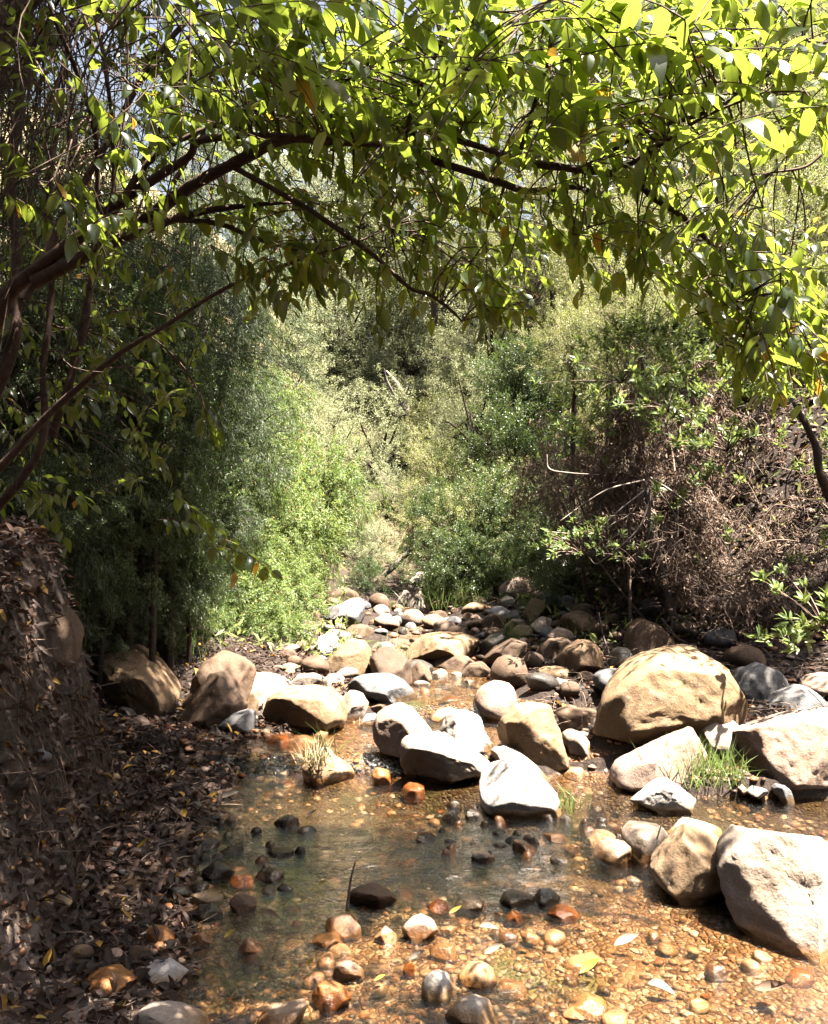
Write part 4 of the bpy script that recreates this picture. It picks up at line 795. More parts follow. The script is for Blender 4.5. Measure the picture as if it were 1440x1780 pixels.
def shrub_proto(kind, seed, label):
    """builds one plant about 1 m in radius standing at the origin"""
    global rng
    st = rng; rng = np.random.default_rng(seed)
    root = link(kind['name'], None, None, (0, 0, -50), label, kind['cat'])
    f = MB(); c = crown(f, 0, kind.get('C', (0, 0, .75)), kind.get('R', (1, 1, .85)), kind['n'], kind['per'], kind['ll'], kind['lw'], kind['cr'], kind.get('droop', .2), kind.get('out', .6), kind.get('shell', .45), tmpl=kind.get('tmpl', LEAF_TINY), seed=seed, hole=kind.get('hole', .35))
    fo = link('foliage', f.mesh('foliage', [kind['mat'], kind['bark']]), root)
    b = MB(); h = kind.get('trunk', .3); lean = kind.get('lean', 0.)
    pts = [np.array([0, 0, -.25]), np.array([lean * .3 + .02, .02, h * .45]), np.array([lean * .75, -.03, h * .8]), np.array([lean, 0, h * 1.05])]
    tr = kind.get('tr', .04); tube(b, pts, [tr * 1.3, tr, tr * .8, tr * .7], 8, 0, .25, seed)
    sel = rng.choice(len(c), min(len(c), kind.get('limbs', 26)), replace=False); top = pts[-1]
    for s in sel:
        e = c[s]; st0 = pts[1] + (pts[3] - pts[1]) * rng.random(); mid = st0 * .5 + e * .5 + np.array([0, 0, .12]) + rnd_dir(1)[0] * .1
        tube(b, [st0, mid * .6 + st0 * .4, mid * .6 + e * .4, e], [tr * .55, tr * .38, tr * .25, tr * .1], 5, 0, .1, int(s))
    br = link('trunk', b.mesh('trunk', kind['bark']), root); KIDS[root.name] = [fo, br]
    rng = st; root['_used'] = 0
    return root
PROT = {}
def defk(key, cnt, **kw): PROT[key] = [shrub_proto(kw, 500 + 31 * i + 7 * len(PROT), 'x') for i in range(cnt)]
defk('bright', 2, name='leafy_shrub', cat='shrub', mat=M_BRIGHT, bark=M_BARK_DARK, n=620, per=34, ll=.062, lw=.019, cr=.12, droop=.35, out=.9, hole=.25, shell=.35, trunk=.4, tr=.025)
defk('feather', 2, name='feathery_tree', cat='tree', mat=M_FEATHER, bark=M_BARK_DARK, C=(0, 0, 1.0), R=(.9, .9, 1.1), n=620, per=64, ll=.055, lw=.008, cr=.13, droop=.42, out=.8, hole=.38, shell=.4, trunk=1.2, tr=.03, tmpl=LEAF_THIN)
defk('olive', 3, name='olive_green_tree', cat='tree', mat=M_OLIVE, bark=M_BARK_DARK, C=(0, 0, 1.25), R=(.95, .95, .85), n=650, per=46, ll=.030, lw=.013, cr=.11, droop=.15, out=.5, hole=.42, shell=.4, trunk=1.0, tr=.05, lean=-.25, limbs=34)
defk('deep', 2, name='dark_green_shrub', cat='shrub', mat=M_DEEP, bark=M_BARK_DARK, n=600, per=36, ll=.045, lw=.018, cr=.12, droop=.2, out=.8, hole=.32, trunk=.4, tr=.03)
defk('lime', 3, name='hillside_shrub', cat='shrub', mat=M_LIME, bark=M_TWIG, n=620, per=36, ll=.036, lw=.013, cr=.11, droop=.1, out=.7, hole=.38, trunk=.5, tr=.03)
NP = {k: 0 for k in PROT}
def plant(key, px, py, Y, r, lab, grp=None, rz=None, sc=None):
    """centre of the crown seen at px,py at distance Y; r = crown radius in metres"""
    i = NP[key]; NP[key] += 1; src = PROT[key][i % len(PROT[key])]
    r = r * (1.0 if key == 'olive' else .95 if key == 'bright' else .82 if key == 'lime' else .78); c = P(px, py, Y); ch = {'bright': .75, 'feather': 1.0, 'olive': 1.25, 'deep': .75, 'lime': .75}[key]
    zs = r; z = c[2] - ch * zs; g = gz(c[0], Y)
    if z > g + 0.1:      # stretch upward from the ground so that the plant stays rooted
        k = (c[2] - g + .05) / (ch); zs = min(max(k, r), r * 1.3); z = c[2] - ch * zs
    rz = rng.uniform(0, 6.28) if rz is None else rz
    if not src.get('_used', 0):
        src['_used'] = 1; src.location = (c[0], Y, z); src.rotation_euler = (0, 0, rz); src.scale = (r, r, zs); src['label'] = lab
        if grp: src['group'] = grp
        o = src
    else: o = copy_thing(src, (c[0], Y, z), rz, (r, r, zs), lab, grp)
    if z > g + 0.15:     # long stem down to the soil
        mb = MB(); hh = (z - g + .4) / zs
        tube(mb, [np.array([0, 0, .1]), np.array([.05, .03, -hh * .5]), np.array([.02, 0, -hh])], [.05, .06, .085], 7, 0, .2, i)
        link('lower_stem', mb.mesh('lower_stem', M_BARK_DARK), o)
    return o

# bright shrub bank left of the head of the stream
for a in [(470, 1120, 7.3, .42, 'lowest bright green shrub, reaching down to the cream stones'), (405, 1070, 7.4, .5, 'bright green shrub behind the dark shaded lump'),
          (500, 1040, 8.2, .45, 'bright green shrub beside the angular blue-grey boulder'), (420, 985, 8.3, .6, 'broad bright green shrub in the middle of the left slope'),
          (505, 940, 9.3, .6, 'bright green shrub above the blue-grey boulder'), (430, 880, 9.6, .7, 'paler green shrub high on the left slope'),
          (560, 860, 11.0, .7, 'pale green shrub next to the small leaning trunk'), (350, 1105, 6.9, .3, 'small green shrub at the edge of the dark left trees'), (425, 800, 8.7, .55, 'lit shrub in front of the pale feathery foliage'), (395, 715, 9.1, .5, 'lit shrub high beside the dark thicket'), (460, 720, 9.8, .5, 'highest lit shrub on the left slope'), (375, 880, 7.9, .45, 'lit shrub against the dark feathery trees')]:
    plant('bright', *a, grp='bright shrubs on the left slope')
# feathery trees at the left: lit right edge, dark inside
for a in [(410, 790, 8.2, .85, 'drooping feathery tree lit on the slope above bright shrubs'), (350, 900, 7.4, .7, 'feathery tree at the edge of the dark left thicket'),
          (300, 980, 6.4, .6, 'low feathery tree behind the rounded brown boulder'), (210, 900, 6.0, .85, 'feathery tree in deep shade behind the left bank'),
          (100, 970, 5.2, .6, 'shaded feathery tree above the mossy boulder'), (330, 620, 7.0, .8, 'tall feathery tree below the arching branch'),
          (200, 700, 6.0, .95, 'dark tall feathery tree behind the red stems'), (60, 780, 5.0, .8, 'darkest feathery tree at the left edge'),
          (420, 600, 10.5, 1.2, 'pale feathery tree left of the sky gap'), (340, 420, 9.5, 1.2, 'high pale feathery crown behind the arching tree'),
          (120, 520, 6.5, 1.0, 'feathery tree behind the thick limbs at left'), (230, 420, 8.0, 1.1, 'feathery tree top showing between the limbs'),
          (60, 300, 7.5, 1.1, 'feathery crown high behind the thin stems'), (30, 560, 5.6, .8, 'shaded feathery crown beside the trunks'),
          (250, 1040, 6.0, .5, 'low feathery plant hanging over the brown boulder'), (150, 1060, 5.6, .5, 'low feathery plant over the leafy bank')]:
    plant('feather', *a, grp='feathery trees on the left')
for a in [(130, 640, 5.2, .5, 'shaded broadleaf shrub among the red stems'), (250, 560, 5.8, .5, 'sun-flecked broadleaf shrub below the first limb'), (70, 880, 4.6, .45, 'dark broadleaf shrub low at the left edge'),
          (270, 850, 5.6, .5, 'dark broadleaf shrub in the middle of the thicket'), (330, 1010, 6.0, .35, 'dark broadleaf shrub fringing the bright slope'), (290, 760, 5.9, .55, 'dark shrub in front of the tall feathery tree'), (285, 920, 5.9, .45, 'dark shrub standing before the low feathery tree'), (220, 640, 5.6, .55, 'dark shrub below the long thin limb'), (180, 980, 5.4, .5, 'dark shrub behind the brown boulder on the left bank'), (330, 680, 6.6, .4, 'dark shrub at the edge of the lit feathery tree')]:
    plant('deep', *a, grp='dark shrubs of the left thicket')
# trees at the head of the valley
for a in [(560, 640, 19.0, 1.7, 'tall grey-green tree with its top against the sky'), (500, 690, 16.0, 1.05, 'dark-centred tree beside the sky gap'),
          (640, 600, 21.0, 1.7, 'grey tree right behind the tallest one'), (690, 780, 14.5, 1.2, 'pale olive tree before the dead snag'),
          (610, 840, 14.0, .9, 'olive tree with a thin leaning trunk'), (470, 790, 12.5, .9, 'straw-tinted bushy tree on the left slope'),
          (560, 370, 22, 2.3, 'grey-green crown behind the arching limbs'), (660, 330, 25, 2.6, 'highest grey crown behind the arch'), (430, 330, 20, 1.8, 'pale crown beside the small sky gap'),
          (420, 690, 13.5, 1.0, 'dusty tree above the feathery slope'), (730, 560, 22.0, 1.8, 'grey-green tree on the ridge right of centre'),
          (570, 520, 26.0, 2.2, 'thin topmost tree on the skyline'), (760, 680, 18, 1.1, 'small olive tree right of the dead snag'),
          (540, 760, 15.0, 1.0, 'shadowed olive tree above its short brown trunk'), (800, 800, 14, .8, 'low olive bush right of the dry grass'), (640, 700, 18.5, 1.2, 'soft grey crown left of the dead snag'),
          (600, 930, 11.5, .6, 'small olive bush beside the thin dark trunk'), (640, 970, 10.8, .5, 'olive bush between bright and dark shrubs'), (560, 800, 13.5, .8, 'pale bush above the bright slope'),
          (480, 640, 18, 1.3, 'straggly grey tree under the sky gap'), (700, 640, 20, 1.3, 'pale crown just behind the dead snag'), (680, 870, 12.6, .45, 'low bush at the foot of the leaning trunk'), (400, 760, 12, .8, 'straw-green bush in front of the dusty tree'), (850, 620, 14.5, 1.1, 'olive crown below the drooping leaves'), (840, 730, 12.5, .8, 'olive bush on the slope right of the snag'), (600, 560, 20, 1.9, 'tall pale grey-green tree in the middle of the gap'), (680, 500, 24, 2.4, 'tallest grey tree on the ridge behind the gap'), (820, 480, 20, 2.0, 'tall olive tree behind the hanging leaves')]:
    plant('olive', *a, grp='olive grey trees up the valley')
# right of the valley head
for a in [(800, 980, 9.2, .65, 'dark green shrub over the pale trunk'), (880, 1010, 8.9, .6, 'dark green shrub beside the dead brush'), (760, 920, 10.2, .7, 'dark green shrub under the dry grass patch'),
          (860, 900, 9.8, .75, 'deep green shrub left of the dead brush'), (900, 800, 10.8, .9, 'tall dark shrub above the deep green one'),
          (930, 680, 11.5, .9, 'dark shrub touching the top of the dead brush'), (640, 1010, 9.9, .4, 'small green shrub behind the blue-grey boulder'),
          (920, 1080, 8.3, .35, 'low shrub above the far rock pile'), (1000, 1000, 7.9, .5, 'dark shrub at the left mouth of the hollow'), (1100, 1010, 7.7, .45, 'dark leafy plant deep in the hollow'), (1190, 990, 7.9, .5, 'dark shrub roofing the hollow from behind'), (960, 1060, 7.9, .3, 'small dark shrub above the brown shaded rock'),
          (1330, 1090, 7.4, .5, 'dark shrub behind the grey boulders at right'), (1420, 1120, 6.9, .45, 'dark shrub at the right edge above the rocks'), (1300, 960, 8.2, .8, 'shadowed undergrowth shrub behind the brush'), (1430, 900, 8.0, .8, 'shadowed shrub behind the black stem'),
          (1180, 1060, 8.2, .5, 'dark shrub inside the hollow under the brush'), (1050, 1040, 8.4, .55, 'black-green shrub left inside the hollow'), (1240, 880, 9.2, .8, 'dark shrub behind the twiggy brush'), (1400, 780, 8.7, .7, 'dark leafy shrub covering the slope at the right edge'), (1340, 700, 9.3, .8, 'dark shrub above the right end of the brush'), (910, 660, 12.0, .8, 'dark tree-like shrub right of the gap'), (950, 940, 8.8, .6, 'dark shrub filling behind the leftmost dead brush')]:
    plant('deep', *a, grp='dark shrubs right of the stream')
# sunlit hillside on the right
hr = np.random.default_rng(42)
for k in range(64):
    Yd = hr.uniform(9.5, 24); px = hr.uniform(740, 1560); x_ = (px - CX) / FPX * Yd; g = gz(x_, Yd); r = hr.uniform(.75, 1.25) * (Yd / 14) ** .7
    py = CY - (g + .65 * r - EYE) / Yd * FPX
    plant('lime', px, py, Yd, r, ('small ' if r < .9 else 'broad ' if r < 1.2 else 'tall ') + 'yellow-green shrub ' + ('low' if py > 600 else 'halfway' if py > 350 else 'high') + ' on the sunlit slope ' + ('just right of the gap' if px < 950 else 'above the dead brush' if px < 1250 else 'towards the right edge'), 'hillside shrubs at right')
for (px, py, Yd, r) in [(1000, 600, 10, .7), (1120, 560, 9.8, .8), (1250, 560, 9.4, .8), (1380, 560, 9.2, .85), (1060, 460, 11.5, 1), (1200, 400, 11.5, 1.1), (1350, 400, 11, 1.1), (920, 480, 14, 1.1), (820, 420, 16, 1.3), (760, 300, 18, 1.6),
                        (1430, 260, 13, 1.3), (1250, 240, 14, 1.4), (1080, 260, 15, 1.5), (930, 250, 17, 1.7), (860, 100, 20, 2), (1020, 90, 19, 2), (1180, 80, 18, 1.9), (1330, 70, 17, 1.8), (1440, 80, 16, 1.7), (700, 160, 22, 2), (1440, 690, 8.6, .7), (960, 350, 14, 1.1), (680, 420, 22, 1.5)]:
    plant('lime', px, py, Yd, r, 'pale shrub ' + ('near the top of the frame' if py < 200 else 'behind the arching leaves' if py < 480 else 'just above the dead brush') + (' right of centre' if px < 950 else ' over the brush' if px < 1260 else ' at the far right'), 'tall hillside shrubs at right')

# leaning trunks and deadwood up the valley
def limb(name, pts, rad, mat, lab, cat, n=8, grp=None):
    mb = MB(); tube(mb, [P(*p) for p in pts], rad, n, 0, .2, len(lab)); return link(name, mb.mesh(name, mat), label=lab, cat=cat, group=grp)
def snag(pts_list, lab, mat, name='dead_snag'):
    root = link(name, None, None, tuple(P(*pts_list[0][0][0])), lab, 'dead tree')
    for k, (pts, rad) in enumerate(pts_list):
        mb = MB(); o = np.array([P(*p) for p in pts]) - P(*pts_list[0][0][0]); tube(mb, o, rad, 8, 0, .3, k); link('bare_stem', mb.mesh('bare_stem', mat), root)
snag([([(707, 722, 17), (700, 690, 17), (688, 665, 17), (672, 645, 17)], [.09, .075, .05, .02]), ([(696, 722, 17), (688, 690, 17), (675, 665, 17), (668, 640, 17)], [.07, .055, .03, .01]), ([(700, 690, 17), (712, 668, 17.1), (716, 655, 17)], [.03, .02, .01])], 'pale forked dead snag on the far slope', M_BARK_PALE)
limb('leaning_tree', [(705, 885, 13.2), (690, 860, 13.2), (665, 830, 13.3), (635, 800, 13.4)], [.06, .05, .04, .025], M_BARK_DARK, 'dark leaning trunk rising left from the dry grass', 'trunk')
limb('leaning_tree', [(643, 912, 12.0), (632, 880, 12.0), (615, 855, 12.1), (600, 845, 12.2)], [.035, .03, .026, .015], M_BARK_DARK, 'thin dark trunk left of the thicker leaning one', 'trunk')
limb('bare_tree', [(523, 810, 14.5), (524, 780, 14.5), (528, 750, 14.5)], [.08, .07, .06], M_BARK_RED, 'short reddish trunk below the shadowed olive tree', 'trunk')
me, loc = rock_mesh([(766, 750), (790, 741), (812, 742), (815, 750), (790, 762), (770, 757)], 15.5, .25, 'cream', 4, .06, 4)
link('boulder', me, None, loc, 'pale flat boulder up on the far slope', 'boulder')
# pale trunk at the stream head with spreading foot
root = link('tree_stump', None, None, tuple(P(722, 1075, 9.3)), 'pale twisted tree base behind the far rock pile', 'tree')
b0 = P(722, 1075, 9.3)
for pts, rad in [([(722, 1085, 9.3), (718, 1050, 9.3), (722, 1020, 9.3), (732, 1000, 9.35)], [.15, .11, .075, .06]), ([(675, 1085, 9.2), (692, 1062, 9.25), (712, 1035, 9.3)], [.04, .06, .09]), ([(735, 1085, 9.2), (730, 1060, 9.25), (722, 1030, 9.3)], [.05, .06, .08])]:
    mb = MB(); tube(mb, [P(*p) - b0 for p in pts], rad, 9, 0, .35, 3); link('trunk', mb.mesh('trunk', M_BARK_PALE), root)
limb('fallen_branch', [(668, 1000, 9.9), (685, 985, 9.9), (705, 965, 9.9), (720, 950, 9.9)], [.03, .035, .03, .02], M_BARK_PALE, 'grey branch slanting above the pale twisted tree base', 'branch')

# dry grass patch on the far slope (stuff)
mb = MB(); N = 9000; xx = rng.uniform(-2, 2.6, N); yy = rng.uniform(11.5, 19, N)
leaves(mb, np.stack([xx, yy, ground(xx, yy)], -1), rnd_dir(N) * .5 + np.array([0, 0, 1.]), rnd_dir(N), rng.uniform(.12, .3, N), .014, .3, .1, 0, LEAF_TINY)
link('dry_grass', mb.mesh('dry_grass', M_STRAW), label='straw coloured dry grass on the far slope', cat='dry grass', kind='stuff')
mb = MB(); N = 26000; yy = rng.uniform(6.5, 26, N); xx = (rng.uniform(-100, 1540, N) - CX) / FPX * yy
ok = (xx < xl(yy) - .3) | (xx > xr(yy) + .6); xx, yy = xx[ok], yy[ok]; N = len(xx)
leaves(mb, np.stack([xx, yy, ground(xx, yy) + rng.uniform(0, .12, N)], -1), rnd_dir(N) + np.array([0, 0, .6]), rnd_dir(N) + np.array([0, 0, .6]), rng.uniform(.04, .12, N), .025, .3, .1, 0, LEAF_TINY)
link('ground_cover', mb.mesh('ground_cover', M_LIME), label='low leafy ground cover over the valley slopes', cat='ground cover', kind='stuff')

# ------------------------------------------------------------------ dead brush on the right
def brush(px, py, Y, R, n, lab, seed, green=0, leafn=8, base=(1165, 1090, 7.0)):
    """ragged dead bush: long arching stems from the ground, drooping side branches, twigs, caught leaves"""
    global rng
    keepr = rng; rng = np.random.default_rng(900 + seed); B0 = P(*base); C0 = P(px, py, Y); R = np.array(R) * .9
    root = link('dead_brush', None, None, tuple(B0), lab, 'dead bush', 'dead brush on the right bank')
    nm = max(9, n // 75); d = rnd_dir(nm); T_ = C0 + d * R * rng.uniform(.55, 1.15, (nm, 1)); S0 = B0 + rng.normal(size=(nm, 3)) * np.array([.12, .12, .02]) + np.array([rng.uniform(-.2, .2), 0, 0])
    M_ = S0 * .45 + T_ * .55 + np.array([0, 0, .25]) + rng.normal(size=(nm, 3)) * .22
    mb = MB(); twigs(mb, S0 - B0, M_ - B0, T_ - B0, rng.uniform(.008, .018, nm), .003, 14, 6)
    def on(A, B, C, idx, t): t = t[:, None]; return (1 - t) ** 2 * A[idx] + 2 * t * (1 - t) * B[idx] + t ** 2 * C[idx]
    n2 = nm * 12; i2 = rng.integers(0, nm, n2); t2 = rng.uniform(.45, 1, n2); A2 = on(S0, M_, T_, i2, t2)
    C2 = A2 + (rnd_dir(n2) * np.array([1, .9, .7]) + (A2 - C0) * .5 + np.array([0, 0, -.25])) * rng.uniform(.12, .42, (n2, 1)); B2 = (A2 + C2) / 2 + rnd_dir(n2) * .08 + np.array([0, 0, .06])
    twigs(mb, A2 - B0, B2 - B0, C2 - B0, rng.uniform(.0025, .006, n2), .0016, 7, 4)
    n3 = n * 2; i3 = rng.integers(0, n2, n3); i3 = i3[fbm(C2[i3] * 2.2, seed, 2) > -.22]; n3 = len(i3); A3 = on(A2, B2, C2, i3, rng.uniform(.25, 1, n3)); C3 = A3 + (rnd_dir(n3) + np.array([0, 0, -.3])) * rng.uniform(.05, .22, (n3, 1)); B3 = (A3 + C3) / 2 + rnd_dir(n3) * .03
    twigs(mb, A3 - B0, B3 - B0, C3 - B0, rng.uniform(.0012, .0028, n3), .0009, 4, 3)
    link('twigs', mb.mesh('twigs', M_TWIG), root)
    mb = MB(); nl = n3 * leafn // 2; k = rng.integers(0, n3, nl); k = k[fbm(C3[k] * 3.1 + 4, seed + 3, 2) > -.08]; nl = len(k); p = on(A3, B3, C3, k, rng.random(nl)) + rng.normal(size=(nl, 3)) * .015 - B0
    leaves(mb, p, rnd_dir(nl) + np.array([0, 0, -1.0]), rnd_dir(nl), rng.uniform(.02, .06, nl), rng.uniform(.007, .02, nl), rng.uniform(-.2, .7, nl), .3)
    link('dead_leaves', mb.mesh('dead_leaves', M_DEAD), root)
    if green:
        d = rnd_dir(green); d[:, 2] = np.abs(d[:, 2]) * .9 - .1; d[:, 1] = -np.abs(d[:, 1]); g = C0 - B0 + d * R * rng.uniform(.6, 1.2, (green, 1)); per = 20
        for q_, d_ in zip(g, d):
            mb = MB(); a_ = norm(d_ + np.array([0, 0, .4])); e_ = q_ + a_ * .12; twigs(mb, [q_ - a_ * .05], [q_], [e_], .002, .001, 3, 3, 1); p = q_ + a_ * rng.uniform(-.02, .13, (per, 1))
            leaves(mb, p, a_ * .7 + rnd_dir(per) * .8, rnd_dir(per) + np.array([0, 0, .6]), rng.uniform(.045, .085, per), .02, .25, .2, 0, LEAF_MID)
            link('green_sprout', mb.mesh('green_sprout', [M_SPROUT, M_TWIG]), root)
    rng = keepr
M_SPROUT = leaf_mat('leaf_sprout', ((0.10, 0.17, 0.05), (0.18, 0.26, 0.08), (0.30, 0.36, 0.16)), (0.42, 0.52, 0.12), 0.3, 0.4)
brush(1090, 770, 7.2, (.70, .5, .55), 1500, 'thick brown dead brush with green sprouts on top', 1, 54)
brush(1230, 690, 7.6, (.65, .5, .45), 1200, 'dead brush behind, mixed with pale green sprouts', 2, 80)
brush(1110, 900, 6.8, (.62, .45, .30), 1200, 'pale tangled twigs drooping over the golden boulder', 3, 5)
brush(1350, 830, 7.3, (.62, .5, .6), 1300, 'dark dead brush at the right edge', 4, 12, base=(1340, 1060, 7.4))
brush(1290, 990, 6.7, (.65, .4, .42), 1200, 'fallen dry twigs behind the golden boulder', 5, 3, 4, base=(1200, 1090, 6.9))
brush(1000, 820, 7.8, (.42, .4, .6), 900, 'leftmost dead brush against the dark shrubs', 6, 10, base=(1060, 1060, 7.8))
brush(1430, 980, 6.7, (.4, .4, .45), 700, 'shaded dry twigs above the right edge rocks', 7, 5, base=(1400, 1120, 6.8))
brush(1180, 940, 7.6, (.8, .4, .4), 1000, 'shaded dry twigs at the back of the hollow', 10, 0, base=(1180, 1070, 7.7))
brush(1140, 620, 8.2, (.7, .4, .35), 700, 'upper brush mostly covered in pale leaves', 11, 90, base=(1160, 1040, 8.0))
# a branch high over the right bank
ob = link('overhanging_branch', None, None, (4.3, 6.2, 4.2), 'high leafy branch over the right bank', 'branch'); OB = np.array([4.3, 6.2, 4.2])
c = rng.uniform([2.3, 5.0, 3.7], [4.2, 6.3, 6.2], (300, 3)); c = c[fbm(c * 1.5, 8, 2) > -.02]; c = c[(CX + c[:, 0] / c[:, 1] * FPX > 1480) | (CY - (c[:, 2] - .3 - EYE) / c[:, 1] * FPX < -10)]; per = 26
mb = MB(); p = np.repeat(c, per, 0) + rng.normal(size=(len(c) * per, 3)) * .13; leaves(mb, p - OB, rnd_dir(len(p)) + np.array([0, 0, -.3]), rnd_dir(len(p)) * .6 + np.array([0, 0, 1.]), rng.uniform(.06, .11, len(p)), .03, .2, .15, 0, LEAF_MID)
twigs(mb, np.tile(OB * 0 + np.array([.3, .3, .2]), (len(c), 1)), (c - OB) * .5 + np.array([0, 0, .2]), c - OB, .012, .003, 6, 5, 1); link('foliage', mb.mesh('foliage', [M_DEEP, M_BARK_DARK]), ob)
limb('dead_tree', [(1180, 1110, 6.7), (1163, 1040, 6.75), (1150, 985, 6.8), (1138, 930, 6.8), (1128, 880, 6.9), (1122, 830, 6.9)], [.035, .034, .032, .03, .02, .012], M_BARK_PALE, 'pale leaning dead trunk under the tangled twigs', 'trunk')
# pale bent branches in front of it
root = link('bare_branches', None, None, tuple(P(1128, 850, 6.6)), 'bare pale branches curling over the dark hollow', 'branches'); b0 = P(1128, 850, 6.6)
for pts in [[(1140, 960), (1165, 940), (1175, 900), (1150, 860), (1130, 835)], [(1125, 850), (1080, 885), (1030, 925), (960, 925), (940, 918)], [(1130, 870), (1110, 920), (1060, 965), (1035, 980), (1020, 960)],
            [(1128, 840), (1100, 890), (1060, 915), (1040, 950)], [(1150, 1005), (1175, 990), (1185, 970), (1172, 955)], [(1130, 850), (1128, 930), (1100, 975)], [(1120, 835), (1060, 850), (1010, 880), (975, 905)],
            [(950, 790), (955, 815), (990, 822), (1040, 825)], [(1040, 1065), (1050, 1110), (1070, 1160), (1078, 1165)], [(1130, 830), (1190, 870), (1250, 930), (1290, 1000)], [(1160, 1060), (1200, 1085), (1240, 1120), (1270, 1165)], [(1150, 1075), (1180, 1110), (1230, 1130)], [(1180, 1030), (1230, 1040), (1280, 1045)]]:
    mb = MB(); k = len(pts); rr_ = np.linspace(.010, .003, k); tube(mb, [P(a, b, 6.55 + .05 * math.sin(a + i)) - b0 for i, (a, b) in enumerate(pts)], rr_, 6, 0, .2, int(pts[0][0])); link('branch', mb.mesh('branch', M_BARK_PALE), root)
def sprig(px, py, Y, n, ln, r, lab, mat, dirs=(0, 0, .5), grp='green sprigs at the brush'):
    root = link('leafy_sprig', None, None, tuple(P(px, py, Y)), lab, 'sprig', grp)
    E = rng.normal(size=(n, 3)) * np.array([r, r, r * .6]); A = np.tile(np.array([[.1 if px > 1200 else .12, .1, -.1]]), (n, 1))
    mb = MB(); twigs(mb, A, (A + E) * .5 + np.array([0, 0, .05]), E, .005, .0015, 5, 4); link('stem', mb.mesh('stem', M_TWIG), root)
    mb = MB(); per = 9; p = np.repeat(E, per, 0) + rng.normal(size=(n * per, 3)) * .012; ax = np.repeat(norm(E - A), per, 0) * .6 + rnd_dir(n * per) * .8 + np.array(dirs)
    leaves(mb, p, ax, rnd_dir(n * per) * .7 + np.array([0, -.4, .8]), rng.uniform(.6, 1.2, n * per) * ln, ln * .3, .25, .15, 0, LEAF_FULL); link('leaves', mb.mesh('leaves', mat), root)
sprig(990, 945, 6.4, 26, .055, .12, 'yellow-green sprig hanging left of the dark hollow', M_SPROUT)
sprig(1035, 915, 6.4, 12, .05, .07, 'small yellow-green sprig on the bare pale branches', M_SPROUT)
sprig(1085, 960, 6.3, 8, .05, .06, 'few green leaves at the middle of the curling branches', M_SPROUT)
sprig(1360, 1105, 5.0, 8, .07, .09, 'leafy sprig over the grey boulder at right', M_SPROUT)
sprig(1420, 1070, 4.9, 18, .075, .13, 'large-leaved green plant at the right edge', M_SPROUT)
sprig(1225, 830, 6.7, 7, .09, .07, 'bright star of leaves in front of the dead brush', M_SPROUT)
sprig(1140, 690, 6.6, 20, .08, .16, 'bright leaves on top of the dead brush', M_SPROUT)
sprig(1060, 640, 6.9, 20, .08, .2, 'pale leaves over the brush top left', M_SPROUT)
sprig(1250, 760, 6.6, 18, .08, .15, 'yellow-green shoots in the middle of the brush', M_SPROUT)
limb('crooked_tree', [(1445, 870, 6.2), (1425, 820, 6.2), (1420, 780, 6.2), (1400, 735, 6.2), (1380, 700, 6.25)], [.035, .03, .028, .022, .015], M_BARK_DARK, 'black crooked stem at the right edge', 'trunk')

